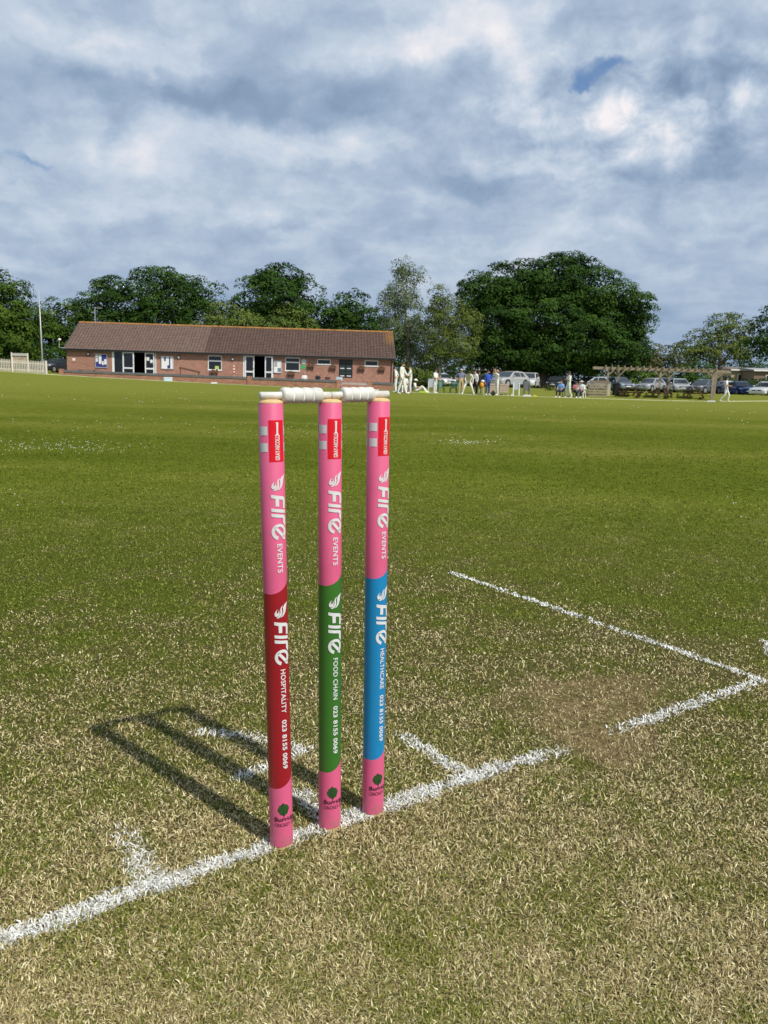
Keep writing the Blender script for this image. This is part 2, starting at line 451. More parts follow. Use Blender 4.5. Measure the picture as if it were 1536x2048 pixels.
def ground_material():
    m_ = bpy.data.materials.new("turf_ground"); m_.use_nodes = True
    t = NT(m_.node_tree); b = t.n['Principled BSDF']
    gr = t.new('ShaderNodeGroup'); gr.node_tree = TURF
    ge = t.new('ShaderNodeNewGeometry'); pos = ge.outputs['Position']
    f1 = t.noise(pos, 260.0, 3, 0.7); f2 = t.noise(pos, 38.0, 4, 0.7); f3 = t.noise(pos, 9.0, 4, 0.7)
    thatch = t.ramp(f1, [(0.3, (0.026, 0.023, 0.010)), (0.7, (0.12, 0.10, 0.045))])
    soil = t.ramp(t.m('ADD', t.m('MULTIPLY', f2, 0.6), t.m('MULTIPLY', f1, 0.4)), [(0.36, (0.050, 0.036, 0.017)), (0.5, (0.175, 0.128, 0.060)), (0.66, (0.37, 0.285, 0.145))])
    thatch = t.mix(t.mr(gr.outputs['dist'], 1.4, 3.4, 0.0, 0.75), thatch, (0.15, 0.135, 0.055))
    near = t.mix(gr.outputs['dry'], t.mix(0.6, gr.outputs['green'], (0.035, 0.045, 0.010)), thatch)
    near = t.mix(gr.outputs['bare'], near, soil)
    # distance: blades are no longer resolved, their mixed colour is
    tuft = t.ramp(t.m('ADD', t.m('MULTIPLY', f2, 0.5), t.m('MULTIPLY', f3, 0.5)), [(0.35, 0.52), (0.5, 0.82), (0.65, 1.18)])
    fg = t.mix(1.0, gr.outputs['green'], tuft, 'MULTIPLY')
    fg = t.mix(t.m('MULTIPLY', gr.outputs['dry'], 0.7), fg, (0.22, 0.205, 0.075))
    colr = t.mix(t.mr(gr.outputs['dist'], 2.0, 5.5), near, fg)
    t.l.new(colr, b.inputs['Base Color'])
    b.inputs['Roughness'].default_value = 1.0; b.inputs['Specular IOR Level'].default_value = 0.0
    bp = t.new('ShaderNodeBump'); bp.inputs['Strength'].default_value = 0.6; bp.inputs['Distance'].default_value = 0.02
    t.l.new(t.m('ADD', t.m('MULTIPLY', f2, 0.6), t.m('MULTIPLY', f3, 1.2)), bp.inputs['Height'])
    t.l.new(bp.outputs[0], b.inputs['Normal'])
    return m_
GROUND_M = ground_material()

def build_ground():
    def axis(lo, hi, n):
        s = np.linspace(-1, 1, n); a = np.sign(s)*(np.abs(s)**2.6)
        return np.where(a < 0, -a*lo, a*hi)
    la = axis(-420, 420, 181); fw = axis(-120, 900, 201)
    L, W = np.meshgrid(la, fw)
    x = CAM[0] + L*R0[0] + W*FH[0]; y = CAM[1] + L*R0[1] + W*FH[1]
    z = terrain(x, y)
    v = np.stack([x, y, z], -1).reshape(-1, 3)
    ny, nx = x.shape
    i = np.arange(ny-1)[:, None]*nx + np.arange(nx-1)[None]
    q = np.stack([i, i+1, i+nx+1, i+nx], -1).reshape(-1)
    me = np_mesh("ground", v, q, np.full((ny-1)*(nx-1), 4), GROUND_M, smooth=True)
    o = link("ground", me); tag(o, "mown green turf of the cricket field with a worn pitch end", None, None, 'structure')
build_ground()

def blade_material(name, painted=False):
    m_ = bpy.data.materials.new(name); m_.use_nodes = True
    t = NT(m_.node_tree); b = t.n['Principled BSDF']
    at = t.new('ShaderNodeAttribute'); at.attribute_name = 'rnd'
    r = at.outputs['Fac']
    if painted:
        c = t.ramp(r, [(0.0, (0.48, 0.48, 0.42)), (0.4, (0.72, 0.72, 0.68)), (1.0, (0.86, 0.86, 0.83))])
        b.inputs['Roughness'].default_value = 0.8
    else:
        gr = t.new('ShaderNodeGroup'); gr.node_tree = TURF
        r2 = t.m('FRACT', t.m('MULTIPLY', r, 17.31))
        r3 = t.m('FRACT', t.m('MULTIPLY', r, 71.7))
        isdry = t.mr(t.m('SUBTRACT', gr.outputs['dry'], t.m('ADD', t.m('MULTIPLY', r, 0.85), 0.02)), -0.06, 0.06)
        straw = t.ramp(r2, [(0.0, (0.16, 0.112, 0.050)), (0.35, (0.33, 0.265, 0.115)), (0.75, (0.54, 0.460, 0.225)), (1.0, (0.84, 0.76, 0.48))])
        straw = t.mix(t.mr(gr.outputs['dist'], 1.5, 3.2), straw, t.ramp(r2, [(0.0, (0.20, 0.165, 0.075)), (0.5, (0.28, 0.245, 0.112)), (1.0, (0.40, 0.36, 0.19))]))
        gcol = t.mix(1.0, gr.outputs['green'], t.mix(t.mr(gr.outputs['dist'], 2.0, 8.0), t.ramp(r2, [(0.0, 0.6), (0.6, 1.3), (1.0, 2.4)]), t.ramp(r2, [(0.0, 0.65), (0.6, 0.98), (0.93, 1.35), (1.0, 2.0)])), 'MULTIPLY')
        olive = t.ramp(r3, [(0.0, (0.070, 0.088, 0.012)), (0.5, (0.155, 0.172, 0.030)), (1.0, (0.29, 0.29, 0.075))])
        gcol = t.mix(t.m('MULTIPLY', t.mr(gr.outputs['dist'], 1.8, 5.0, 1.0, 0.05), 0.75), gcol, olive)
        c = t.mix(isdry, gcol, straw)
        c = t.mix(t.m('MULTIPLY', gr.outputs['bare'], 0.60), c, t.ramp(r2, [(0.0, (0.09, 0.062, 0.032)), (0.6, (0.26, 0.20, 0.11)), (1.0, (0.55, 0.47, 0.30))]))
        b.inputs['Roughness'].default_value = 0.55
    t.l.new(c, b.inputs['Base Color'])
    b.inputs['Specular IOR Level'].default_value = 0.05
    return m_
BLADE_M = blade_material("grass_blades")
PAINT_M = blade_material("painted_grass", True)

# painted creases: (name, polyline, width, strength)
CREASES = [
    ("bowling_crease", "long white painted bowling crease the three stumps stand on", [(-1.9, 0.012), (-0.5, 0.002), (0.40, 0.0), (0.56, -0.022), (0.62, -0.024), (0.70, -0.016), (1.29, -0.018)], 0.036, 1.0),
    ("return_crease", "white painted return crease running away behind the right stump", [(1.285, -0.02), (1.345, 0.6), (1.405, 1.34)], 0.027, 0.95),
    ("guard_mark", "short white painted mark on the crease right of the stumps", [(0.314, 0.0), (0.319, 0.215)], 0.032, 0.8),
    ("guard_mark", "blurred short white painted mark on the crease left of the stumps", [(-0.297, 0.0), (-0.290, 0.10), (-0.289, 0.175)], 0.040, 0.7),
    ("guard_mark", "short white painted mark running back from the middle stump", [(0.0, 0.02), (0.014, 0.125)], 0.034, 0.75),
    ("guard_mark", "faded bent white painted mark behind the left stump", [(-0.03, 0.470), (0.02, 0.43), (0.075, 0.36), (0.112, 0.275), (0.03, 0.25), (-0.047, 0.236)], 0.030, 0.62),
    ("guard_mark", "short white painted mark beyond the right end of the bowling crease", [(1.50, 0.07), (1.62, 0.16)], 0.030, 0.6),
]
def seg_dist(x, y, pts):
    best = np.full(x.shape, 9.0); tt = np.zeros(x.shape)
    acc = 0
    for (a, b) in zip(pts[:-1], pts[1:]):
        ax, ay = a; bx, by = b; L2 = (bx-ax)**2+(by-ay)**2; L = math.sqrt(L2)
        t = np.clip(((x-ax)*(bx-ax)+(y-ay)*(by-ay))/L2, 0, 1)
        d = np.hypot(x-ax-t*(bx-ax), y-ay-t*(by-ay))
        m_ = d < best
        best = np.where(m_, d, best); tt = np.where(m_, acc+t*L, tt); acc += L
    return best, tt
def crease_strength(x, y, k):
    name, lab, pts, wd, st = CREASES[k]
    d, t = seg_dist(x, y, pts)
    d = d + (vnoise(x, y, 55)-0.5)*0.012 + (vnoise(x, y, 18)-0.5)*0.010
    s = np.clip(1-(d/(wd*0.5)-0.55)/0.75, 0, 1)*st
    s = s*(0.72+0.5*vnoise(x, y, 23))
    if k == 0:   # worn away where the bowlers land
        s = s*np.where((x > 0.48) & (x < 0.78), np.clip((np.abs(x-0.63)-0.045)/0.10, 0, 1)**1.5*0.85, 1.0)
        s = s*np.where(x >= 0.76, 0.80, 1.0)
    if k == 1: s = s*np.where((y > 0.35) & (y < 0.62), 0.55, 1.0)
    if k == 3: s = s*np.clip(1.15-y/0.19, 0.1, 1)
    if k == 5: s = s*np.where(y > 0.30, 0.75, 1.0)
    return s

def blades(x, y, z, length, width, lean, name, mat_, rnd, hscale=1.0):
    n = len(x)
    az = RNG.random(n)*2*np.pi
    cl, sl = np.cos(lean), np.sin(lean)
    # direction of blade at base (steeper) and tip (flatter)
    dirx, diry = np.cos(az), np.sin(az)
    wa = az + np.pi/2 + (RNG.random(n)-0.5)*1.2
    wx, wy = np.cos(wa)*width/2, np.sin(wa)*width/2
    l1 = length*0.55; l2 = length*0.5
    lean2 = np.clip(lean+0.45, 0, 1.62)
    mx = x+dirx*sl*l1; my = y+diry*sl*l1; mz = z+cl*l1*hscale
    curl = (RNG.random(n)-0.5)*1.4
    tx = mx+np.cos(az+curl)*np.sin(lean2)*l2; ty = my+np.sin(az+curl)*np.sin(lean2)*l2; tz = mz+np.cos(lean2)*l2*hscale
    tz = np.maximum(tz, z+0.0008)
    wz = (RNG.random(n)-0.5)*width*0.6
    V = np.empty((n, 5, 3), dtype=np.float32)
    V[:, 0] = np.stack([x-wx, y-wy, z-0.001+0*x], -1); V[:, 1] = np.stack([x+wx, y+wy, z-0.001+0*x], -1)
    V[:, 2] = np.stack([mx+wx*0.8, my+wy*0.8, mz+wz], -1); V[:, 3] = np.stack([mx-wx*0.8, my-wy*0.8, mz-wz], -1)
    V[:, 4] = np.stack([tx, ty, tz], -1)
    base = (np.arange(n)*5)[:, None]
    fl = (base + np.array([0, 1, 2, 3, 3, 2, 4])).ravel()
    sizes = np.tile([4, 3], n)
    return np_mesh(name, V.reshape(-1, 3), fl, sizes, mat_, {'rnd': np.repeat(rnd, 5)})

def build_grass():
    # blades are thick on the ground near the wicket and thin out with distance
    N = 1350000
    k = CAM[2]
    # sample distance so that the look stays even, and bearing wider than the view
    v = RNG.random(N)
    inv = 1/0.62*(1-v) + 1/36.0*v              # 1/d uniform
    d = 1/inv
    a = YAW + (RNG.random(N)-0.5)*2*np.clip(1.10-(d-2.5)*0.12, 0.68, 1.10)
    x = CAM[0]+np.sin(a)*d; y = CAM[1]+np.cos(a)*d
    z = terrain(x, y)
    fw = np.hypot(x-CAM[0], y-CAM[1])
    slant = np.sqrt(fw*fw+k*k)
    sz = np.maximum(1.0, slant/2.2)
    rnd = RNG.random(N)
    length = (0.0045+0.0090*RNG.random(N)**1.4)*(0.75+0.25*sz)
    length *= np.minimum(1, 0.5+9/np.maximum(d, 1e-3)*0.5)
    width = (0.0008+0.0010*RNG.random(N))*np.clip(0.35+slant/1.9, 1, 6)
    lean = 0.25+1.15*RNG.random(N)**0.8
    # bare footmarks carry few blades
    bare = np.zeros(N)
    for (u_, v_, s_) in ((1150, 1400, 0.22), (1190, 1490, 0.13), (1290, 1370, 0.12)):
        g = ground(u_, v_); bare = np.maximum(bare, np.exp(-((x-g[0])**2+(y-g[1])**2)/(s_*s_)))
    keep = RNG.random(N) > bare*(0.05+0.60*vnoise(x, y, 16))
    keep &= RNG.random(N) > np.clip((d-9)/26, 0, 0.9)
    # the stumps' own footprint
    for (sx, sy) in STUMP_XY:
        keep &= np.hypot(x-sx, y-sy) > 0.0200
    painted = np.full(N, -1)
    for i in range(len(CREASES)):
        s = crease_strength(x, y, i)
        painted = np.where((painted < 0) & (RNG.random(N) < s*0.76), i, painted)
    g = keep & (painted < 0)
    o = link("grass", blades(x[g], y[g], z[g], length[g], width[g], lean[g], "grass", BLADE_M, rnd[g], 0.8))
    tag(o, "short mown grass blades, straw dry near the stumps and green beyond", None, None, 'stuff')
    for i, (name, lab, pts, wd, st) in enumerate(CREASES):
        s = keep & (painted == i)
        # extra whitewash: clotted flecks and coated blades inside the line
        L = sum(math.dist(p, q) for p, q in zip(pts[:-1], pts[1:]))
        M = int(L*wd*1.5*120000)
        xs0 = min(p[0] for p in pts)-wd; xs1 = max(p[0] for p in pts)+wd
        ys0 = min(p[1] for p in pts)-wd; ys1 = max(p[1] for p in pts)+wd
        # sample along the line
        seg = RNG.integers(0, len(pts)-1, M*2); ls = np.array([math.dist(p, q) for p, q in zip(pts[:-1], pts[1:])])
        seg = RNG.choice(len(ls), M, p=ls/ls.sum())
        A = np.array(pts)[seg]; B = np.array(pts)[seg+1]; tt = RNG.random(M)[:, None]
        nn = np.stack([-(B-A)[:, 1], (B-A)[:, 0]], -1)/np.linalg.norm(B-A, axis=1)[:, None]
        pp = A+(B-A)*tt+nn*((RNG.random(M)-0.5)*wd*1.6)[:, None]
        fx, fy = pp[:, 0], pp[:, 1]
        dcam = np.hypot(fx-CAM[0], fy-CAM[1])
        kp = (RNG.random(M) < crease_strength(fx, fy, i)) & (RNG.random(M) < np.clip(1.5/dcam, 0.2, 1)) & (dcam < 4.5) & (vnoise(fx, fy, 140) > 0.34)
        for (sx, sy) in STUMP_XY: kp &= np.hypot(fx-sx, fy-sy) > 0.0185
        fx, fy = fx[kp], fy[kp]; n2 = len(fx)
        X = np.concatenate([x[s], fx]); Y = np.concatenate([y[s], fy]); Z = terrain(X, Y)
        LN = np.concatenate([length[s], 0.005+0.010*RNG.random(n2)])
        dW = np.hypot(fx-CAM[0], fy-CAM[1])
        WD = np.concatenate([width[s]*1.15, (0.0012+0.0014*RNG.random(n2))*np.maximum(1, dW/1.3)])
        LE = np.concatenate([lean[s], 0.5+1.0*RNG.random(n2)])
        o = link(name, blades(X, Y, Z, LN, WD, LE, name, PAINT_M, RNG.random(len(X)), 0.85))
        tag(o, lab, None, None, 'structure')

# daisies and clover heads speckled over the outfield
def build_daisies():
    mb_v = []; n = 0
    pts = []
    for _ in range(1500):
        d = 5 + 40*random.random()**1.3; a = YAW + (random.random()-0.5)*1.2
        x = CAM[0]+math.sin(a)*d; y = CAM[1]+math.cos(a)*d
        dens = float(vnoise(x, y, 0.35))
        if dens < 0.62: continue
        pts.append((x, y))
    for _ in range(330):      # the thick patch seen to the left of the stumps
        u_ = random.gauss(90, 110); v_ = random.gauss(897, 7); g = ground(u_, v_)
        if random.random() < 0.35: continue
        pts.append((g[0], g[1]))
    for _ in range(90):
        u_ = random.gauss(930, 40); v_ = random.gauss(888, 3); g = ground(u_, v_)
        pts.append((g[0], g[1]))
    V = []; Fc = []
    for (x, y) in pts:
        d = math.hypot(x-CAM[0], y-CAM[1])
        r = 0.005*random.uniform(0.5, 1.0)*min(3.2, max(1, d/7.0)); z = float(terrain(x, y)) + 0.022 + r*0.3
        o = len(V)
        for k in range(6):
            a = k*math.pi/3; V.append((x+r*math.cos(a), y+r*math.sin(a), z))
        V.append((x, y, z+r*0.7)); V.append((x, y, z-r*0.6))
        for k in range(6):
            Fc.append((o+k, o+(k+1) % 6, o+6)); Fc.append((o+(k+1) % 6, o+k, o+7))
    me = bpy.data.meshes.new("daisies"); me.from_pydata(V, [], Fc)
    me.materials.append(mat("daisy_white", (0.72, 0.72, 0.62), 0.8))
    tag(link("daisies", me), "tiny white daisies and clover heads scattered over the outfield", None, None, 'stuff')

# ------------------------------------------------------------------ stumps
RS = 0.0183
ZTOP = 0.700
_b = [ground(563.5, 1687), ground(659.5, 1651), ground(745.5, 1623)]
def top_of(b, u, v):
    # the stumps lean a little sideways only: lateral lean and height from the photograph
    lat, h = 0.0, ZTOP
    for _ in range(30):
        q = np.array([b[0]+R0[0]*lat, b[1]+R0[1]*lat, h])-CAM; k = q@F_
        uu = 768+FPX*(q@R_)/k; vv = 1024-FPX*(q@U_)/k
        lat += (u-uu)*k/FPX; h += (vv-v)*k/FPX
    return Vector((b[0]+R0[0]*lat, b[1]+R0[1]*lat, h))
_t = [top_of(_b[0], 541.0, 804.5), top_of(_b[1], 660.0, 803.5), top_of(_b[2], 757.3, 801.0)]
print("STUMP TOPS", [tuple(round(c, 4) for c in t) for t in _t], [tuple(round(c, 4) for c in t) for t in _b])
STUMP_XY = [(p[0], p[1]) for p in _b]

def decal_map(bmx, r, phi0, fn):
    """fn maps flat (x,y) to (angle, height); cut finely first so the decal hugs the round"""
    for v in bmx.verts:
        a, z = fn(v.co.x, v.co.y); a += phi0
        v.co = Vector((r*math.sin(a), -r*math.cos(a), z))
def slice_bm(bmx, axis, step):
    cs = [v.co[axis] for v in bmx.verts]
    lo, hi = min(cs), max(cs)
    n = Vector((1, 0, 0)) if axis == 0 else Vector((0, 1, 0))
    k = math.ceil(lo/step)
    while k*step < hi:
        bmesh.ops.bisect_plane(bmx, geom=bmx.verts[:]+bmx.edges[:]+bmx.faces[:], plane_co=n*(k*step), plane_no=n, dist=1e-7)
        k += 1
def flat_bm(polys):
    bmx = bmesh.new()
    for poly in polys:
        f = bmx.faces.new([bmx.verts.new((x, y, 0)) for x, y in poly])
    bmesh.ops.triangulate(bmx, faces=bmx.faces[:])
    return bmx
def text_bm(s, size=1.0, bold=0.0, spacing=1.0, width=None, height=None):
    cu = bpy.data.curves.new("t", 'FONT'); cu.body = s; cu.size = size; cu.offset = bold; cu.space_character = spacing
    cu.resolution_u = 4
    ob = bpy.data.objects.new("t", cu); COL.objects.link(ob)
    bpy.context.view_layer.update()
    me = bpy.data.meshes.new_from_object(ob.evaluated_get(bpy.context.evaluated_depsgraph_get()))
    bpy.data.objects.remove(ob)
    bmx = bmesh.new(); bmx.from_mesh(me); bpy.data.meshes.remove(me)
    xs = [v.co.x for v in bmx.verts]; ys = [v.co.y for v in bmx.verts]
    x0, x1, y0, y1 = min(xs), max(xs), min(ys), max(ys)
    sx = width/(x1-x0) if width else 1; sy = height/(y1-y0) if height else 1
    for v in bmx.verts: v.co.x = (v.co.x-x0)*sx; v.co.y = (v.co.y-y0)*sy; v.co.z = 0
    return bmx
def bm_obj(bmx, name, m_, parent):
    me = bpy.data.meshes.new(name); bmx.to_mesh(me); bmx.free()
    me.materials.append(m_); o = link(name, me, parent)
    return o

# letters of the big word, x along reading, y 0..1 cap height (units: 1200 = full word)
GL_F = [(690, 0), (735, .6), (752, .82), (775, .93), (815, .99), (860, 1), (1065, 1), (1065, .79), (865, .79), (838, .74), (822, .5), (1003, .5), (1000, .27), (806, .27), (775, 0)]
GL_I = [(1045, 0), (1110, 1), (1195, 1), (1130, 0)]
GL_R = [(1180, 0), (1225, .70), (1240, .87), (1262, .96), (1300, 1), (1400, 1), (1480, 1), (1535, .97), (1490, .86), (1440, .78), (1335, .78), (1312, .72), (1304, .62), (1270, 0)]
def glyph_e():
    cx, cy = 1672, .49
    outer, inner = [], []
    for i in range(33):
        # start at the open end (large x, low y), go round by y=0, small x, y=1
        t = math.radians(-14 - i*(322.0/32))
        # t measured so that t=0 points to +x
        outer.append((cx+212*math.cos(t), cy+.51*math.sin(t)))
        k = 0.60 if i < 30 else 0.60
        inner.append((cx+212*k*math.cos(t)-6, cy+.51*k*math.sin(t)))
    arc = []
    quads = []
    for i in range(32):
        quads.append([outer[i], outer[i+1], inner[i+1], inner[i]])
    quads.append([(1560, .12), (1880, .80), (1880, .93), (1800, .90), (1530, .30)])
    return quads
FLAME = [[(600, 350), (545, 410), (518, 470), (522, 528), (560, 556), (612, 545), (645, 495), (642, 425), (622, 365), (622, 430), (602, 466), (576, 455), (572, 415)],
         [(730, 258), (683, 310), (662, 370), (668, 440), (652, 505), (612, 556), (560, 585), (605, 600), (662, 562), (703, 500), (711, 430), (700, 350)],
         [(832, 178), (765, 245), (732, 318), (738, 400), (733, 465), (705, 528), (662, 587), (722, 560), (772, 490), (797, 400), (808, 300)]]

def mid_z(v):   # height on the middle stump of a photograph row
    lo, hi = -0.05, 0.75
    b, t_ = _b[1], _t[1]
    for _ in range(40):
        z = (lo+hi)/2; p = b + (t_-b)*(z/ZTOP) - Vector(tuple(FH))*RS
        d = np.array(p)-CAM; vv = 1024-FPX*(d@U_)/(d@F_)
        if vv > v: lo = z
        else: hi = z
    return (lo+hi)/2

def paint(name, c, rough=0.32):
    m_ = mat(name, c, rough, spec=0.5, coat=0.25, noise=0.05, nscale=30)
    t = NT(m_.node_tree); bs = t.n['Principled BSDF']
    old = bs.inputs['Base Color'].links[0].from_socket
    tcn = t.new('ShaderNodeTexCoord'); o = tcn.outputs['Object']
    chips = t.mr(t.noise(t.vm('MULTIPLY', o, (1.0, 1.0, 0.45)), 170.0, 2, 0.5), 0.745, 0.765)
    lines = t.mr(t.noise(t.vm('MULTIPLY', o, (220.0, 220.0, 7.0)), 1.0, 2, 0.4), 0.735, 0.77)
    mask = t.m('MULTIPLY', t.m('MAXIMUM', chips, t.m('MULTIPLY', lines, 0.4)), t.mr(t.noise(o, 14.0, 2, 0.5), 0.45, 0.6))
    cc = t.mix(t.m('MULTIPLY', mask, 0.55), old, (0.75, 0.66, 0.60))
    z = t.sep(o)[2]
    dirt = t.m('MULTIPLY', t.mr(z, 0.0, 0.05, 0.55, 0.0), t.mr(t.noise(o, 60.0, 4, 0.6), 0.4, 0.65))
    t.l.new(t.mix(dirt, cc, (0.20, 0.15, 0.09)), bs.inputs['Base Color'])
    t.l.new(t.m('ADD', rough, t.m('MULTIPLY', t.noise(o, 25.0, 4, 0.6), 0.18)), bs.inputs['Roughness'])
    return m_
PINK = paint("pink_lacquer", (0.68, 0.108, 0.235), 0.40)
BANDC = [paint("crimson_lacquer", (0.30, 0.008, 0.016), 0.28), paint("green_lacquer", (0.036, 0.150, 0.018), 0.32), paint("sky_blue_lacquer", (0.008, 0.215, 0.47), 0.32)]
WHITE_D = mat("white_print", (0.68, 0.68, 0.68), 0.4)
RED_D = mat("red_sticker", (0.72, 0.004, 0.018), 0.35)
BLACK_D = mat("dark_print", (0.02, 0.012, 0.02), 0.5)
LEAF_D = mat("leaf_green_print", (0.02, 0.07, 0.015), 0.5, noise=0.5, nscale=400)
WOOD = mat("bare_ash_wood", (0.62, 0.42, 0.20), 0.6, noise=0.18, nscale=120)

ZB1, ZB2 = mid_z(1172), mid_z(1546)
def step_curve(a):     # the printed colour boundary rises to the right round the front
    s = (a+math.radians(25))/math.radians(110)
    if s <= 0: return 0.0
    if s <= 1: return 0.0195*s*s*(1.15-0.15*s)
    q = min(1, (a-math.radians(85))/math.radians(110))
    return 0.0195*(1-q)**2

def build_stump(i, tw, label, lab2):
    b, t_ = _b[i], _t[i]
    ax = (t_-b); L = ax.length; axn = ax.normalized()
    root = empty("stump", b, 0, label, "cricket stump", "three wicket stumps")
    # local -Y faces the camera
    to = Vector((CAM[0]-b[0], CAM[1]-b[1], 0)).normalized()
    yv = -to; xv = yv.cross(axn).normalized(); yv = axn.cross(xv).normalized()
    K = L/ZTOP
    root.matrix_world = Matrix(((xv.x, yv.x, axn.x*K, b.x), (xv.y, yv.y, axn.y*K, b.y), (xv.z, yv.z, axn.z*K, b.z), (0, 0, 0, 1)))
    n = 72
    V = []; Fc = []; MI = []; rows = []
    def ring(zf, r=RS):
        o = len(V)
        for k in range(n):
            a = -math.pi + 2*math.pi*k/n
            V.append((r*math.sin(a), -r*math.cos(a), zf(a)))
        rows.append(o)
    ring(lambda a: 0.0040); ring(lambda a: ZB2+step_curve(a-tw)); 
    ring(lambda a: ZB1+step_curve(a-tw)); ring(lambda a: ZTOP-0.002); ring(lambda a: ZTOP, RS-0.0012)
    for r_ in range(4):
        for k in range(n):
            Fc.append((rows[r_]+k, rows[r_]+(k+1) % n, rows[r_+1]+(k+1) % n, rows[r_+1]+k)); MI.append([0, 1, 0, 0][r_])
    me = bpy.data.meshes.new("shaft"); me.from_pydata(V, [], Fc)
    me.materials.append(PINK); me.materials.append(BANDC[i])
    me.polygons.foreach_set('material_index', MI); me.polygons.foreach_set('use_smooth', [True]*len(Fc)); me.update()
    link("shaft", me, root)
    MB().lathe([(0.0150, -0.03), (RS-0.0008, -0.028), (RS-0.0006, 0.0038), (0.010, 0.0039)], 40).build("wooden_foot", WOOD, root, smooth=False)
    c = MB().lathe([(RS-0.0007, ZTOP-0.004), (RS+0.0001, ZTOP-0.0005), (RS-0.0005, ZTOP+0.0012), (RS-0.004, ZTOP+0.0030), (RS-0.009, ZTOP+0.0042), (0.002, ZTOP+0.0046)], 40)
    c.build("wooden_cap", WOOD, root, smooth=True)
    R1 = RS+0.00035; R2 = RS+0.0007
    zt, zb = mid_z(838), mid_z(918)
    # red maker's sticker
    bmx = flat_bm([[(-10, zb), (66, zb), (66, zt), (-10, zt)]]); slice_bm(bmx, 0, 4.0)
    decal_map(bmx, R1, tw, lambda x, y: (math.radians(x), y)); st = bm_obj(bmx, "sticker", RED_D, root)
    q = [[(-4, 0), (-5, .008), (-2.5, .011)]]
    # lettering reads upwards, a bat handle grows out of its end
    hw = math.degrees(0.0036/RS)
    zl0, zl1 = mid_z(915), mid_z(866)
    ca = 29
    bmx = text_bm("GRAY-NICOLLS", 1.0, 0.028, 1.0, zl1-zl0, 2*hw); slice_bm(bmx, 1, 4.0)
    decal_map(bmx, R2, tw, lambda x, y: (math.radians(ca+hw-y), zl0+x)); bm_obj(bmx, "lettering", WHITE_D, root).parent = st
    zh0, zh1 = mid_z(866.5), mid_z(842)
    H = zh1-zh0
    poly = [(ca-7.5, zh0), (ca+7.5, zh0), (ca+4, zh0+H*.18), (ca+4, zh0+H*.9), (ca+6, zh0+H*.92), (ca+6, zh1), (ca-6, zh1), (ca-6, zh0+H*.92), (ca-4, zh0+H*.9), (ca-4, zh0+H*.18)]
    bmx = flat_bm([poly]); slice_bm(bmx, 0, 4.0)
    decal_map(bmx, R2, tw, lambda x, y: (math.radians(x), y)); bm_obj(bmx, "bat_emblem", WHITE_D, root).parent = st
    # white squares, a ring of them either side of the sticker
    sq = []
    for (a0, a1) in ((-61, -16), (72, 117), (133, 178), (-122, -77), (-183, -138)):
        for (v0, v1) in ((850, 867), (882, 899)):
            sq.append([(a0, mid_z(v1)), (a1, mid_z(v1)), (a1, mid_z(v0)), (a0, mid_z(v0))])
    bmx = flat_bm(sq); slice_bm(bmx, 0, 4.0)
    decal_map(bmx, R1, tw, lambda x, y: (math.radians(x), y)); bm_obj(bmx, "white_squares", WHITE_D, root)
    # big word with its flame, upper and lower
    def word(zf, z0, z1, parent_name):
        a0, a1 = math.radians(-7), math.radians(66)
        fl = []
        for poly in FLAME:
            fl.append([(math.degrees(math.asin(max(-.99, min(.99, (x-542)/318.0)))), y) for x, y in poly])
        sc = (z0-z1)/1200.0
        bmx = flat_bm(fl); slice_bm(bmx, 0, 4.0)
        decal_map(bmx, R2, tw, lambda x, y: (math.radians(x), z0+(690-y)*sc)); bm_obj(bmx, "flame_emblem", WHITE_D, root)
        bmx = flat_bm([GL_F, GL_I, GL_R]+glyph_e())
        for v in bmx.verts: v.co.y *= 20.0
        slice_bm(bmx, 1, 1.0)
        decal_map(bmx, R2, tw, lambda x, y: (a0+(a1-a0)*y/20.0, z0-(x-690)*sc)); bm_obj(bmx, "large_lettering", WHITE_D, root)
    word(None, mid_z(980.5), mid_z(1068.5), '')
    word(None, mid_z(1224.5), mid_z(1309), '')
    def small(s, v0, v1, ab, ht, bold=0.018):
        bmx = text_bm(s, 1.0, bold, 1.05, mid_z(v0)-mid_z(v1), ht/RS*57.3); slice_bm(bmx, 1, 4.0)
        decal_map(bmx, R2, tw, lambda x, y: (math.radians(ab+y), mid_z(v0)-x)); bm_obj(bmx, "small_lettering", WHITE_D, root)
    small("EVENTS", 1075.5, 1131, 15, 0.0085)
    small(lab2[0], lab2[1], lab2[2], 17, 0.0080)
    small("023 8155 0069", lab2[3], lab2[4], 17, 0.0080, 0.03)
    # club badge: tree over the club name
    pts = []
    rr = random.Random(3)
    zc = mid_z(1587); hz = (mid_z(1575)-mid_z(1600))/2
    for k in range(26):
        a = 2*math.pi*k/26; q = 1+0.06*math.sin(4*a+1)+rr.uniform(-.11, .11)
        pts.append((16+28*math.cos(a)*q, zc+hz*math.sin(a)*q*(1.0 if math.sin(a) > 0 else 0.82)))
    bmx = flat_bm([pts]); slice_bm(bmx, 0, 4.0)
    decal_map(bmx, R1, tw, lambda x, y: (math.radians(x), y)); tr = bm_obj(bmx, "tree_badge", LEAF_D, root)
    bmx = flat_bm([[(15, mid_z(1606)), (17.5, mid_z(1606)), (17.5, zc), (15, zc)]])
    decal_map(bmx, R2, tw, lambda x, y: (math.radians(x), y)); bm_obj(bmx, "badge_trunk", BLACK_D, root).parent = tr
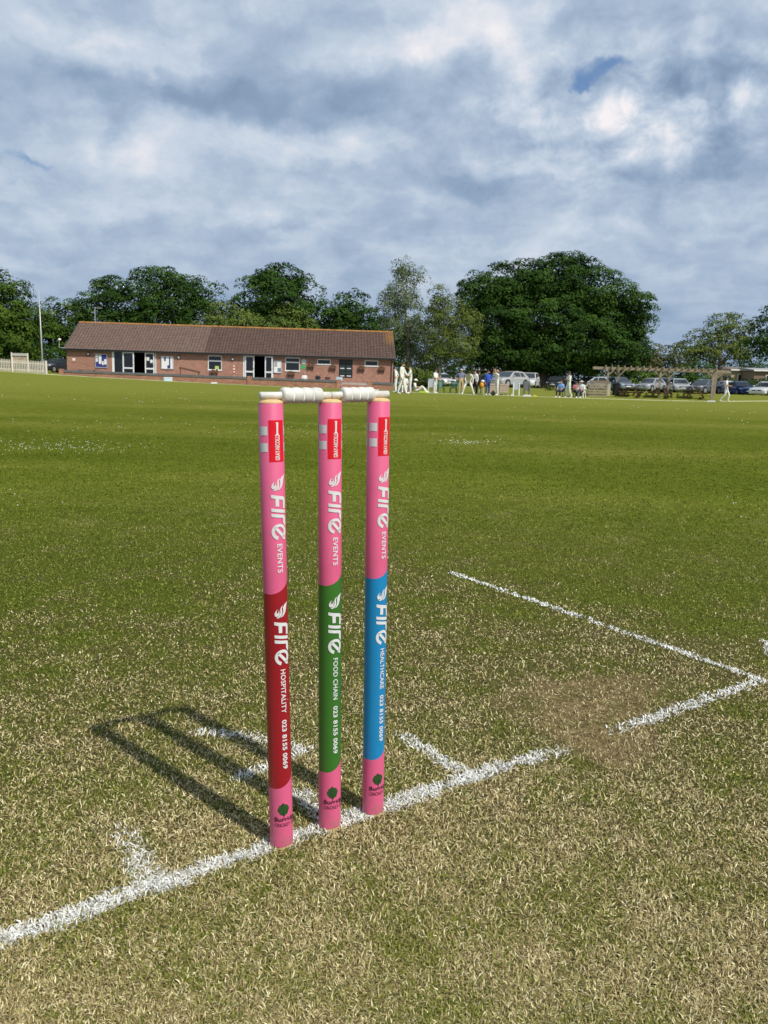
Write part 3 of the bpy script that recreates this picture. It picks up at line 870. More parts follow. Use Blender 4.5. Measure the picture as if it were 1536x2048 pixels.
    for (s, v0, v1, wd_, bold) in (("Burridge", 1600, 1611, 0.0380, 0.012), ("CRICKET CLUB", 1612, 1618.5, 0.0420, 0.0)):
        bmx = text_bm(s, 1.0, bold, 1.0, wd_/RS*57.3, mid_z(v0)-mid_z(v1)); slice_bm(bmx, 0, 4.0)
        decal_map(bmx, R2, tw, lambda x, y: (math.radians(-30+x), mid_z(v1)+y)); bm_obj(bmx, "club_lettering", BLACK_D, root).parent = tr
    return root

build_stump(0, math.radians(-1), "pink stump with a crimson lower band, leftmost of the wicket", ("HOSPITALITY", 1317, 1401, 1414, 1508))
build_stump(1, math.radians(0), "pink stump with a green lower band, in the middle of the wicket", ("FOOD CHAIN", 1317, 1400, 1413, 1508))
build_stump(2, math.radians(11), "pink stump with a sky blue lower band, rightmost of the wicket", ("HEALTHCARE", 1317, 1400, 1413, 1508))

# bails
BAILM = mat("chalky_white_paint", (0.60, 0.585, 0.54), 0.55, noise=0.14, nscale=55, bump=0.05, bscale=220)
def bail(a, b, left, barrel, right, label):
    a = Vector(a); b = Vector(b); d = b-a; L = d.length
    root = empty("bail", a, 0, label, "bail", "two bails on top of the wicket")
    xv = d.normalized(); zv = Vector((0, 0, 1)); yv = zv.cross(xv).normalized(); zv = xv.cross(yv)
    root.matrix_world = Matrix(((xv.x, yv.x, zv.x, a.x), (xv.y, yv.y, zv.y, a.y), (xv.z, yv.z, zv.z, a.z), (0, 0, 0, 1)))
    l0, l1 = left, left+barrel
    r = 0.0055
    prof = [(0.003, 0.0), (r, 0.0012), (r*0.98, l0-0.003), (r*1.12, l0+0.001)]
    MB().lathe(prof, 28, 'X').build("spigot", BAILM, root, smooth=True)
    prof = [(r*1.12, l1-0.001), (r*1.0, l1+0.002), (r, L-0.0012), (0.003, L)]
    MB().lathe(prof, 28, 'X').build("spigot", BAILM if right else WOOD, root, smooth=True)
    prof = [(r, l0)]
    nb = 4; bw = (l1-l0)/nb
    for k in range(nb):
        for j in range(0, 13):
            t = j/12.0
            rr = (0.0100 if j in (0, 12) else 0.0104) + 0.0017*math.sin(math.pi*t)**0.5
            if (k == 0 and j == 0) or (k == nb-1 and j == 12): rr = 0.0085
            prof.append((rr if not (k == 0 and j == 1) else rr*0.93, l0+bw*(k+t)))
    prof.append((r, l1))
    MB().lathe(prof, 36, 'X').build("barrel", BAILM, root, smooth=True)
_ta = [Vector((p[0], p[1], p[2]+0.0095)) for p in _t]
dir01 = (_ta[1]-_ta[0]).normalized(); dir12 = (_ta[2]-_ta[1]).normalized()
def at_u(a, d, u):
    # point on the line a+t d that is seen in photograph column u
    lo, hi = -0.1, 0.25
    for _ in range(40):
        t = (lo+hi)/2; q = np.array(a+d*t)-CAM
        uu = 768+FPX*(q@R_)/(q@F_)
        if uu < u: lo = t
        else: hi = t
    return a+d*((lo+hi)/2)
up_ = Vector((0, 0, 0.0002))
p = [at_u(_ta[0], dir01, u) for u in (519, 562, 642, 661)]
bail(p[0]+up_, p[3]+up_, (p[1]-p[0]).length, (p[2]-p[1]).length, True, "white ribbed wooden bail bridging the left and middle stumps")
p = [at_u(_ta[1], dir12, u) for u in (662, 683, 745, 777)]
bail(p[0]+up_, p[3]+up_, (p[1]-p[0]).length, (p[2]-p[1]).length, True, "white ribbed wooden bail bridging the middle and right stumps")

build_grass()
build_daisies()
# ================================================================== background: clubhouse, wall, fence
def facing(p, off=0.0):
    """z rotation that turns a thing's -Y side to the wicket, plus an offset in degrees (+ turns it to its left)"""
    return math.atan2(CAM[1]-p[1], CAM[0]-p[0]) + math.pi/2 + math.radians(off)

def brick_material(name, c1, c2, mortar, w_, h_, noise=0.25, msize=0.012, plane='XZ', bump=0.3):
    m_ = bpy.data.materials.new(name); m_.use_nodes = True
    t = NT(m_.node_tree); b = t.n['Principled BSDF']
    tcn = t.new('ShaderNodeTexCoord'); o = t.sep(tcn.outputs['Object'])
    if plane == 'XZ': vec = t.comb(t.m('ADD', o[0], o[1]), o[2], 0.0)
    else: vec = t.comb(o[0], o[1], 0.0)
    br = t.new('ShaderNodeTexBrick'); t.l.new(vec, br.inputs['Vector'])
    br.inputs['Scale'].default_value = 1.0
    br.inputs['Brick Width'].default_value = w_; br.inputs['Row Height'].default_value = h_
    br.inputs['Mortar Size'].default_value = msize; br.inputs['Bias'].default_value = 0.0
    br.inputs['Color1'].default_value = (*c1, 1); br.inputs['Color2'].default_value = (*c2, 1); br.inputs['Mortar'].default_value = (*mortar, 1)
    n = t.noise(tcn.outputs['Object'], 1.3, 5, 0.65)
    n2 = t.noise(t.vm('MULTIPLY', vec, (1.2, 9.0, 1.0)), 1.6, 4, 0.6)
    k = t.ramp(t.m('ADD', t.m('MULTIPLY', n, 0.5), t.m('MULTIPLY', n2, 0.5)), [(0.3, 1-noise), (0.7, 1+noise)])
    t.l.new(t.mix(1.0, br.outputs['Color'], k, 'MULTIPLY'), b.inputs['Base Color'])
    b.inputs['Roughness'].default_value = 0.9; b.inputs['Specular IOR Level'].default_value = 0.2
    if bump:
        bn = t.new('ShaderNodeBump'); bn.inputs['Strength'].default_value = bump; bn.inputs['Distance'].default_value = 0.01
        t.l.new(t.m('SUBTRACT', 1.0, br.outputs['Fac']), bn.inputs['Height']); t.l.new(bn.outputs[0], b.inputs['Normal'])
    return m_
BRICK = brick_material("red_brick", (0.30, 0.115, 0.075), (0.42, 0.185, 0.125), (0.38, 0.29, 0.23), 0.225, 0.075, 0.28)
BRICKW = brick_material("red_brick_wall", (0.30, 0.10, 0.058), (0.44, 0.19, 0.115), (0.36, 0.27, 0.20), 0.225, 0.075, 0.35)

def roof_material():
    m_ = bpy.data.materials.new("concrete_roof_tiles"); m_.use_nodes = True
    t = NT(m_.node_tree); b = t.n['Principled BSDF']
    tcn = t.new('ShaderNodeTexCoord'); o = t.sep(tcn.outputs['Object'])
    col_ = t.m('FRACT', t.m('DIVIDE', o[0], 0.30)); hump = t.m('SINE', t.m('MULTIPLY', col_, math.pi))
    joint = t.mr(hump, 0.0, 0.45, 0.45, 1.0)
    n = t.noise(tcn.outputs['Object'], 2.2, 5, 0.65); n2 = t.noise(tcn.outputs['Object'], 14.0, 4, 0.6)
    base = t.ramp(n, [(0.3, (0.078, 0.051, 0.041)), (0.7, (0.130, 0.084, 0.066))])
    pale = t.ramp(n, [(0.3, (0.120, 0.081, 0.064)), (0.7, (0.185, 0.126, 0.101))])
    sect = t.mr(t.m('ADD', o[0], t.m('MULTIPLY', t.m('SUBTRACT', n2, 0.5), 0.3)), 13.0, 13.2, 0, 1)
    c = t.mix(sect, pale, base)
    c = t.mix(1.0, c, joint, 'MULTIPLY')
    c = t.mix(1.0, c, t.ramp(n2, [(0.3, 0.75), (0.7, 1.3)]), 'MULTIPLY')
    # orange lichen along the right verge and just under the ridge
    ed = t.m('MULTIPLY', t.mr(o[0], 30.2, 31.2), t.mr(o[1], 1.8, 3.2)); 
    rd = t.m('MULTIPLY', t.mr(o[1], 4.6, 5.1), t.mr(o[0], 12.0, 28.0, 0.2, 0.8))
    li = t.m('MULTIPLY', t.m('MAXIMUM', ed, rd), t.mr(n2, 0.42, 0.6))
    c = t.mix(t.m('MULTIPLY', li, 0.8), c, (0.42, 0.20, 0.035))
    t.l.new(c, b.inputs['Base Color']); b.inputs['Roughness'].default_value = 0.9; b.inputs['Specular IOR Level'].default_value = 0.2
    bn = t.new('ShaderNodeBump'); bn.inputs['Strength'].default_value = 0.8; bn.inputs['Distance'].default_value = 0.04
    t.l.new(hump, bn.inputs['Height']); t.l.new(bn.outputs[0], b.inputs['Normal'])
    return m_
ROOF_M = roof_material()
LICHEN = mat("lichened_ridge", (0.36, 0.17, 0.05), 0.9, noise=0.45, nscale=3.0)
WHITEF = mat("white_upvc", (0.80, 0.80, 0.78), 0.4)
GREYF = mat("grey_fascia", (0.13, 0.13, 0.135), 0.6)
BLACKP = mat("black_plastic", (0.015, 0.015, 0.016), 0.4)
GLASS = mat("dark_window_glass", (0.012, 0.014, 0.018), 0.08, spec=0.6)
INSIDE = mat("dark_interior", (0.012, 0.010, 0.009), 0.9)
CONC = mat("grey_concrete", (0.13, 0.135, 0.14), 0.85, noise=0.2, nscale=2.5)
PAVE = mat("terrace_paving", (0.30, 0.27, 0.24), 0.9, noise=0.2, nscale=1.5)
TIMBER = mat("weathered_timber", (0.33, 0.27, 0.19), 0.85, noise=0.3, nscale=6)
TIMBERD = mat("brown_timber", (0.13, 0.065, 0.035), 0.85, noise=0.3, nscale=6)
PALEWOOD = mat("pale_cream_timber", (0.66, 0.60, 0.50), 0.75, noise=0.12, nscale=3)
NAVY = mat("navy_board", (0.025, 0.035, 0.20), 0.6)
PAPER = mat("white_paper", (0.78, 0.78, 0.76), 0.7)
GALV = mat("galvanised_steel", (0.55, 0.56, 0.57), 0.45, metal=0.4)

EL = P(128, 697, 79.0); ER = P(790, 717, 80.8)
bx_ = (ER-EL); BL = bx_.length; bx_.normalize()
by_ = Vector((-bx_.y, bx_.x, 0)).normalized(); bz_ = bx_.cross(by_).normalized(); by_ = bz_.cross(bx_)
EAVE = 2.42
bo = EL - bz_*EAVE + by_*0.35
house = empty("clubhouse", bo, 0, "long low red brick clubhouse with a brown tiled roof across the field", "clubhouse")
house.matrix_world = Matrix(((bx_.x, by_.x, bz_.x, bo.x), (bx_.y, by_.y, bz_.y, bo.y), (bx_.z, by_.z, bz_.z, bo.z), (0, 0, 0, 1)))
def bu(u):     # photograph column to metres along the front
    return (u-130)/662.0*BL*(1+0.012*(1-(u-130)/662.0))
def bv(u, v):  # photograph row to height on the front
    return EAVE + 0.06 - (v-(697+(u-128)*0.0302))/21.0

OPEN = []  # openings cut in the front wall: (x0, x1, z0, z1)
def front_rect(u0, u1, v0, v1):
    um = (u0+u1)/2
    return bu(u0), bu(u1), bv(um, v1), bv(um, v0)
wins = [(411, 439, 712, 741), (567, 597, 716, 743), (632, 660, 719.5, 730), (730, 758, 722, 733.5)]
doors_ = [(221, 308, 702.5, 755), (482, 543, 711, 766), (677, 705, 720, 757)]
for r in wins+doors_: OPEN.append(front_rect(*r))
OPEN.sort()
DEPTH = 9.6
wall = MB()
xs = 0.12
for (x0, x1, z0, z1) in OPEN:
    wall.box(xs, x0, 0, 0.28, -1.1, EAVE)
    wall.box(x0, x1, 0, 0.28, z1, EAVE)
    if z0 > 0.15: wall.box(x0, x1, 0, 0.28, -1.1, z0)
    else: wall.box(x0, x1, 0, 0.28, -1.1, -0.02)
    xs = x1
wall.box(xs, BL-0.12, 0, 0.28, -1.1, EAVE)
RUN, RISE = 5.15, 2.78
ov = 0.35
def gable(x0, x1):
    wall.add([(x, y, z) for x in (x0, x1) for (y, z) in ((0.28, -1.1), (DEPTH, -1.1), (DEPTH, EAVE), (DEPTH/2, EAVE+RISE*DEPTH/2/RUN-0.25), (0.28, EAVE))],
             [(0, 1, 2, 3, 4), (9, 8, 7, 6, 5)]+[(i, (i+1) % 5, (i+1) % 5+5, i+5) for i in range(5)])
gable(0.12, 0.40); gable(BL-0.40, BL-0.12)
wall.box(0.40, BL-0.40, DEPTH-0.28, DEPTH, -1.1, EAVE)
wall.build("wall", BRICK, house)
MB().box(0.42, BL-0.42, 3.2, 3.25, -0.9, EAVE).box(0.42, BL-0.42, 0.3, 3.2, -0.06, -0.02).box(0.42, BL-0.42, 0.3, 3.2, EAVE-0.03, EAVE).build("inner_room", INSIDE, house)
# roof in stepped courses
rf = MB(); NC = 17
for side in (0, 1):
    for k in range(NC):
        t0, t1 = k/NC, (k+1)/NC
        y0, y1 = -ov+t0*(RUN), -ov+t1*RUN+0.02
        z0, z1 = EAVE+t0*RISE+0.045, EAVE+t1*RISE+0.012
        if side: y0, y1 = 2*(RUN-ov)-y0, 2*(RUN-ov)-y1
        vs = [(-0.05, y0, z0), (BL+0.05, y0, z0), (BL+0.05, y1, z1), (-0.05, y1, z1), (-0.05, y0, z0-0.045), (BL+0.05, y0, z0-0.045), (BL+0.05, y1, z1-0.045), (-0.05, y1, z1-0.045)]
        rf.add(vs, [(0, 1, 2, 3), (7, 6, 5, 4), (0, 4, 5, 1), (1, 5, 6, 2), (2, 6, 7, 3), (3, 7, 4, 0)])
roof = rf.build("roof", ROOF_M, house)
yr = RUN-ov
MB().lathe([(0.11, -0.06), (0.11, BL+0.06)], 10, 'X', (0, yr, EAVE+RISE+0.0)).build("ridge_tiles", LICHEN, roof)
MB().box(-0.02, BL+0.02, -0.33, -0.30, EAVE-0.16, EAVE+0.0).box(-0.02, BL+0.02, -0.30, 0.0, EAVE-0.16, EAVE-0.13).build("fascia", GREYF, roof)
MB().tube([(-0.05, -0.39, EAVE-0.03), (BL+0.05, -0.39, EAVE-0.03)], 0.055, 8).tube([(BL-0.3, -0.35, EAVE-0.05), (BL-0.3, -0.05, EAVE-0.3), (BL-0.3, -0.05, 0)], 0.04, 8).build("gutter", BLACKP, house)
MB().beam((-0.04, -0.36, EAVE-0.04), (-0.04, yr, EAVE+RISE-0.03), 0.03, 0.16).build("bargeboard", GREYF, roof)
MB().beam((BL+0.04, -0.36, EAVE-0.04), (BL+0.04, yr, EAVE+RISE-0.03), 0.03, 0.16).build("bargeboard", GREYF, roof)

def window(u0, u1, v0, v1, split):
    x0, x1, z0, z1 = front_rect(u0, u1, v0, v1)
    f = MB(); t = 0.075
    f.box(x0, x1, 0.02, 0.10, z0, z0+t).box(x0, x1, 0.02, 0.10, z1-t, z1).box(x0, x0+t, 0.02, 0.10, z0+t, z1-t).box(x1-t, x1, 0.02, 0.10, z0+t, z1-t)
    panes = []
    if split:
        zs = z1-(z1-z0)*0.36
        f.box(x0+t, x1-t, 0.015, 0.095, zs-0.06, zs+0.06); panes = [(z0+t, zs-0.06), (zs+0.06, z1-t)]
    else: panes = [(z0+t, z1-t)]
    f.box(x0-0.03, x1+0.03, -0.05, 0.05, z0-0.05, z0)
    fr = f.build("window", WHITEF, house)
    g = MB()
    for (a, b) in panes: g.box(x0+t, x1-t, 0.05, 0.06, a, b)
    g.build("pane", GLASS, fr)
    if split == 2:
        MB().box(x0+1.0*(x1-x0)*0.5, x0+(x1-x0)*0.78, 0.045, 0.049, z0+t, z0+t+0.32).build("poster", mat("lime_poster", (0.45, 0.60, 0.15), 0.7), fr)
    for k in range(3):
        if split: MB().box(x0+t, x1-t, 0.062, 0.066, z0+t+0.1+k*0.2, z0+t+0.14+k*0.2).build("blind_slat", mat("grey_blind", (0.10, 0.11, 0.11), 0.7), fr)
window(*wins[0], 2); window(*wins[1], 1); window(*wins[2], 0); window(*wins[3], 0)

def leaf(x0, x1, z0, z1, y, name="door", mid=True, rot=0.0, hinge=0):
    f = MB(); t = 0.11
    W = x1-x0
    f.box(0, W, -0.03, 0.03, 0, t).box(0, W, -0.03, 0.03, z1-z0-t, z1-z0).box(0, t, -0.03, 0.03, t, z1-z0-t).box(W-t, W, -0.03, 0.03, t, z1-z0-t)
    if mid: f.box(t, W-t, -0.03, 0.03, (z1-z0)*0.30, (z1-z0)*0.30+0.14)
    o = f.build(name, WHITEF, house); o.location = (x0 if hinge == 0 else x0, y, z0); o.rotation_euler.z = rot
    MB().box(t, W-t, -0.008, 0.008, t, z1-z0-t).build("pane", GLASS, o)
    MB().box(W-0.09, W-0.03, -0.06, -0.03, (z1-z0)*0.46, (z1-z0)*0.5).build("handle", GALV, o)
    return o
# wide opening with glazed doors
x0, x1, z0, z1 = front_rect(*doors_[0]); z0 = 0.0
MB().box(x0, x0+0.20, 0.0, 0.10, z0, z1).box(x1-0.10, x1, 0.0, 0.10, z0, z1).box(x0+0.20, x1-0.10, 0.0, 0.10, z1-0.12, z1).box(bu(241), bu(242.4), 0.0, 0.10, z0, z1-0.12).build("door_frame", WHITEF, house)
MB().box(bu(226), bu(241), 0.03, 0.05, z0+0.05, z1-0.12).build("pane", GLASS, house)
leaf(bu(242.6), bu(265.5), z0+0.02, z1-0.13, -0.10, rot=-0.12)
d2 = leaf(bu(286), bu(305), z0+0.02, z1-0.13, -0.06, rot=-0.05)
MB().box(0.16, 0.42, -0.016, -0.012, 1.5, 1.85).box(0.5, 0.75, -0.016, -0.012, 1.3, 1.6).build("notice", PAPER, d2)
# middle doors
x0, x1, z0, z1 = front_rect(*doors_[1]); z0 = 0.0
MB().box(x0, x0+0.16, 0.0, 0.10, z0, z1).box(x1-0.08, x1, 0.0, 0.10, z0, z1).box(x0+0.16, x1-0.08, 0.0, 0.10, z1-0.09, z1).build("door_frame", WHITEF, house)
leaf(bu(485.5), bu(504.5), z0+0.02, z1-0.10, -0.04)
leaf(bu(526), bu(542), z0+0.02, z1-0.10, -0.10, rot=-0.15)
# dark double door with small panes
x0, x1, z0, z1 = front_rect(*doors_[2]); z0 = 0.0
dd = MB().box(x0, x1, 0.05, 0.11, z0, z1).build("door", BLACKP, house)
g = MB(); xm = (x0+x1)/2
for (a, b) in ((x0+0.09, xm-0.07), (xm+0.07, x1-0.09)):
    for k in range(5):
        g.box(a, b, 0.035, 0.049, 0.15+k*0.32, 0.15+k*0.32+0.22)
g.build("pane", mat("greenish_glass", (0.03, 0.045, 0.04), 0.1), dd)
for (a, b) in ((x0+0.14, xm-0.12), (xm+0.12, x1-0.14)):
    for k in (1, 3): MB().box(a, b, 0.028, 0.034, 0.22+k*0.36, 0.30+k*0.36).build("white_bar", WHITEF, dd)
# wall lamps
for (u, v) in ((175, 709), (353, 715.5), (461, 719)):
    x, z = bu(u), bv(u, v)
    lm = MB().lathe([(0.17, 0), (0.17, -0.08), (0.13, -0.10)], 16, 'Y', (x, 0, z)).build("wall_lamp", BLACKP, house)
    MB().ball((x, -0.10, z), 0.11, 0.05, 0.11, 12, 6).build("diffuser", WHITEF, lm)
MB().box(bu(143.5), bu(149), -0.02, 0.0, bv(146, 722), bv(146, 717)).build("small_sign", PAPER, house)
MB().box(bu(600), bu(608), -0.02, 0.0, bv(604, 739), bv(604, 731)).build("green_sign", mat("first_aid_green", (0.03, 0.42, 0.12), 0.5), house)
MB().lathe([(0.25, 0), (0.25, -0.03)], 20, 'Y', (bu(605), 0, bv(605, 724))).build("round_sign", mat("pale_round_sign", (0.55, 0.60, 0.58), 0.6), house)
# mast with aerial on the left end and lamp arm on the corner
MB().tube([(bu(162), yr-0.1, EAVE+RISE-0.2), (bu(162), yr-0.1, EAVE+RISE+1.55)], 0.035, 6).tube([(bu(162), yr-0.1, EAVE+RISE+1.45), (bu(177), yr-0.1, EAVE+RISE+1.45)], 0.025, 6).build("aerial", GALV, house)
fl = MB().tube([(0.1, -0.3, EAVE+0.05), (-0.42, -0.4, EAVE+0.08), (-0.42, -0.4, EAVE+0.75)], 0.03, 6).build("floodlight_arm", GALV, house)
MB().ball((-0.36, -0.45, EAVE+0.82), 0.14, 0.12, 0.12, 10, 6).build("lamp_head", WHITEF, fl)

def on_front(u, v, out=0.0):
    x = bu(u); z = bv(u, v)
    return bo + bx_*x + bz_*z - by_*out
def wall_matrix(o, p):
    o.matrix_world = Matrix(((bx_.x, by_.x, bz_.x, p.x), (bx_.y, by_.y, bz_.y, p.y), (bx_.z, by_.z, bz_.z, p.z), (0, 0, 0, 1)))

def noticeboard(u0, u1, v0, v1, label, papers, backing):
    p = on_front((u0+u1)/2, v1, 0.0); W = bu(u1)-bu(u0); H = (v1-v0)/21.0
    r = empty("noticeboard", p, 0, label, "noticeboard", "noticeboards on the clubhouse front"); wall_matrix(r, p)
    MB().box(-W/2, W/2, -0.05, -0.003, 0, H).build("backing", backing, r)
    t = 0.06
    MB().box(-W/2, W/2, -0.08, -0.05, 0, t).box(-W/2, W/2, -0.08, -0.05, H-t, H).box(-W/2, -W/2+t, -0.08, -0.05, t, H-t).box(W/2-t, W/2, -0.08, -0.05, t, H-t).build("frame", GALV, r)
    for (a, b, c, d, m_) in papers:
        MB().box(-W/2+a*W, -W/2+b*W, -0.056, -0.052, c*H, d*H).build("notice", m_, r)
noticeboard(188, 212, 708.5, 736, "noticeboard with white notices on dark blue, left of the wide glazed doors", [(.30, .52, .28, .93, PAPER), (.56, .70, .20, .48, PAPER), (.74, .93, .24, .62, PAPER), (.07, .22, .42, .68, PAPER), (.08, .24, .74, .95, PAPER)], NAVY)
noticeboard(318, 342.5, 713, 739, "noticeboard almost covered in white notices, right of the wide glazed doors", [(.24, .38, .62, .93, NAVY), (.64, .74, .06, .93, NAVY), (.50, .66, .06, .30, NAVY)], PAPER)
noticeboard(543.5, 560, 722, 747, "noticeboard with pale and grey sheets beside the middle doors", [(.1, .45, .5, .9, mat("grey_sheet", (.35, .38, .38), .8)), (.5, .9, .1, .4, mat("teal_sheet", (.12, .22, .24), .8))], PAPER)
# hanging troughs
for (u, v, w_, lab) in ((424.5, 744, 16, "brown planting trough under the first white window"), (580, 748, 15, "brown planting trough under the window with the blind"),
                   (620, 732.5, 14, "brown wall trough right of the green sign"), (665, 735.5, 14, "brown wall trough left of the dark double door"),
                   (724, 737.5, 14, "brown wall trough right of the dark double door"), (766, 739, 14, "brown wall trough nearest the right end of the clubhouse")):
    p = on_front(u, v, 0.0); r = empty("wall_trough", p, 0, lab, "planter", "wooden troughs on the clubhouse front"); wall_matrix(r, p)
    W = w_/21.0; MB().prism([(-W/2, 0.10), (W/2, 0.10), (W/2-0.08, -0.14), (-W/2+0.08, -0.14)], -0.24, -0.01).build("trough", TIMBERD, r)
    MB().box(-W/2+0.1, -W/2+0.14, -0.18, -0.01, -0.34, -0.14).build("bracket", BLACKP, r)
    MB().box(W/2-0.14, W/2-0.1, -0.18, -0.01, -0.34, -0.14).build("bracket", BLACKP, r)
    s = MB()
    for k in range(14): s.ball((random.uniform(-W/2+.06, W/2-.06), random.uniform(-.2, -.05), random.uniform(.10, .20)), .06, .05, .06, 5, 4)
    s.build("plants", mat("trough_plants", (0.12, 0.06, 0.03), 0.9, noise=0.4, nscale=12), r)["kind"] = "stuff"

# raised terrace and its low brick wall
WA, WB = P(119, 739.5, 75.0), P(683, 761.0, 76.3); WC, WD = P(735, 763.5, 76.4), P(787, 765.5, 76.6)
tr = MB()
flr = 0.02
c0 = bo - bz_*flr; c1 = bo + bx_*BL - bz_*flr
q0 = WA - Vector((0, 0, 0.72)); q1 = WD - Vector((0, 0, 0.72))
tr.add([c0, c1, q1, q0, c0-Vector((0, 0, 1.4)), c1-Vector((0, 0, 1.4)), q1-Vector((0, 0, 1.4)), q0-Vector((0, 0, 1.4))], [(0, 1, 2, 3), (7, 6, 5, 4), (0, 4, 5, 1), (1, 5, 6, 2), (2, 6, 7, 3), (3, 7, 4, 0)])
tag(tr.build("terrace", PAVE), "paved terrace in front of the clubhouse", None, None, 'structure')
def low_wall(A, B, label, piers):
    r = empty("low_brick_wall", A, 0, label, "wall", "low brick walls round the terrace")
    d = (B-A); L = d.length; ex = d.normalized(); ey = Vector((-ex.y, ex.x, 0)).normalized(); ez = ex.cross(ey)
    r.matrix_world = Matrix(((ex.x, ey.x, ez.x, A.x), (ex.y, ey.y, ez.y, A.y), (ex.z, ey.z, ez.z, A.z), (0, 0, 0, 1)))
    MB().box(0, L, -0.11, 0.11, -1.2, -0.20).build("brickwork", BRICKW, r)
    MB().box(-0.02, L+0.02, -0.16, 0.16, -0.197, 0).build("coping", CONC, r)
    for x in piers:
        MB().box(x-0.2, x+0.2, -0.19, 0.19, -1.2, 0.08).build("pier", BRICKW, r)
low_wall(WA, WB, "long low brick wall with grey coping in front of the clubhouse terrace", [0.2, 17.0, (WB-WA).length-0.25])
low_wall(WC, WD, "short low brick wall with grey coping at the right end of the terrace", [0.2])
st = empty("terrace_steps", (WB+WC)/2, 0, "brick steps in the gap of the low terrace wall", "steps")
for k in range(3):
    a, b = WB+(WC-WB)*0.02, WB+(WC-WB)*0.98; dn = -by_*(0.3*k); z = -0.34-0.17*k
    v = [a+dn+Vector((0, 0, z)), b+dn+Vector((0, 0, z)), b+dn-by_*0.3+Vector((0, 0, z)), a+dn-by_*0.3+Vector((0, 0, z))]
    m_ = MB(); m_.add(v+[p-Vector((0, 0, 0.9)) for p in v], [(0, 1, 2, 3), (7, 6, 5, 4), (0, 4, 5, 1), (1, 5, 6, 2), (2, 6, 7, 3), (3, 7, 4, 0)])
    o = m_.build("step", BRICKW); o.parent = st; o.matrix_parent_inverse = Matrix.Translation(-((WB+WC)/2))
# sloping handrail board
rb = empty("ramp_rail", on_front(382, 744, 2.2), 0, "sloping brown board rail on the terrace behind the low wall", "rail")
wall_matrix(rb, on_front(382, 746, 2.2))
MB().beam((-0.95, 0, 0.42), (1.0, 0, 0.02), 0.06, 0.16).build("rail_board", TIMBERD, rb)
MB().box(-0.9, -0.82, 0.04, 0.12, -0.5, 0.36).build("rail_post", TIMBERD, rb)
MB().box(0.8, 0.88, 0.04, 0.12, -0.5, 0.02).build("rail_post", TIMBERD, rb)

# picnic tables
def picnic_table(name, p, rz, label, m_, group, s=1.0):
    r = empty(name, p, rz, label, "picnic table", group); r.scale = (s, s, s)
    MB().box(-0.9, 0.9, -0.36, -0.13, 0.70, 0.745).box(-0.9, 0.9, -0.115, 0.115, 0.70, 0.745).box(-0.9, 0.9, 0.13, 0.36, 0.70, 0.745).build("table_top", m_, r)
    for sy in (-1, 1): MB().box(-0.9, 0.9, sy*0.72-0.13, sy*0.72+0.13, 0.41, 0.45).build("bench", m_, r)
    for sx in (-0.62, 0.62):
        MB().beam((sx, -0.62, 0), (sx, -0.22, 0.70), 0.05, 0.10).beam((sx+0.002, 0.62, 0), (sx+0.002, 0.22, 0.70), 0.05, 0.10).beam((sx+0.053, -0.80, 0.36), (sx+0.053, 0.80, 0.36), 0.05, 0.09).build("a_frame", m_, r)
    return r
q = on_front(180, 746, 1.8); picnic_table("picnic_table", on_front(183, 745.5, 1.8)-Vector((0, 0, 0.50)), math.atan2(bx_.y, bx_.x), "dark picnic table on the terrace below the blue noticeboard", TIMBERD, "picnic tables", 1.0)
for (u, v, D, rz, lab) in ((1263, 789, 60.0, 86, "dark weathered picnic table under the pergola, nearest the black bin"), (1321, 793, 59.8, 88, "dark weathered picnic table under the middle of the pergola"), (1391, 797.5, 59.6, 90, "dark weathered picnic table under the right end of the pergola")):
    p = G(u, D); picnic_table("picnic_table", p, facing(p, rz), lab, TIMBERD, "picnic tables")

# picket fence and things by it
FA, FB, FC = G(-60, 72.5), G(25.5, 72.5), G(93, 72.5)
PICK = PALEWOOD
fence = empty("picket_fence", FB, 0, "cream picket fence at the far left edge of the field", "fence")
def rel(o): o.parent = fence; o.matrix_parent_inverse = Matrix.Translation(-FB)
def fence_run(A, B, n):
    d = (B-A); ex = d.normalized()
    up = Vector((0, 0, 1)); ey = Vector((-ex.y, ex.x, 0))
    m_ = MB()
    for k in range(n):
        c = A + d*((k+0.5)/n)
        h = 1.02
        m_.beam(c+up*0.06, c+up*h, 0.075, 0.022, up=tuple(ey)); m_.add([c+up*h-ex*0.037-ey*0.011, c+up*h+ex*0.037-ey*0.011, c+up*(h+0.08)-ey*0.011, c+up*h-ex*0.037+ey*0.011, c+up*h+ex*0.037+ey*0.011, c+up*(h+0.08)+ey*0.011], [(0, 1, 2), (5, 4, 3), (0, 2, 5, 3), (1, 4, 5, 2)])
    m_.beam(A+up*0.25+ey*0.04, B+up*0.25+ey*0.04, 0.04, 0.10).beam(A+up*0.85+ey*0.04, B+up*0.85+ey*0.04, 0.04, 0.10)
    rel(m_.build("picket_panel", PICK))
fence_run(FA, FB, 26); fence_run(FB, FC, 21)
for p, h in ((FA, 1.2), (FB, 1.25), (FC, 1.16)):
    rel(MB().beam(p-Vector((0, 0, .3)), p+Vector((0, 0, h)), 0.15, 0.15).build("fence_post", PICK))
p = G(41, 76.5); r = empty("bench_frame", p, facing(p), "pale wooden frame standing up behind the picket fence", "frame")
MB().box(-0.72, -0.62, -0.05, 0.05, 0, 1.75).build("upright", PALEWOOD, r); MB().box(0.62, 0.74, -0.05, 0.05, 0, 1.72).build("upright", PALEWOOD, r)
MB().box(-0.62, 0.62, -0.03, 0.03, 1.44, 1.68).build("crossboard", mat("grey_board", (0.40, 0.40, 0.37), 0.8), r)
MB().box(-0.62, 0.62, -0.02, 0.02, 0.75, 1.36).build("backboard", TIMBER, r)
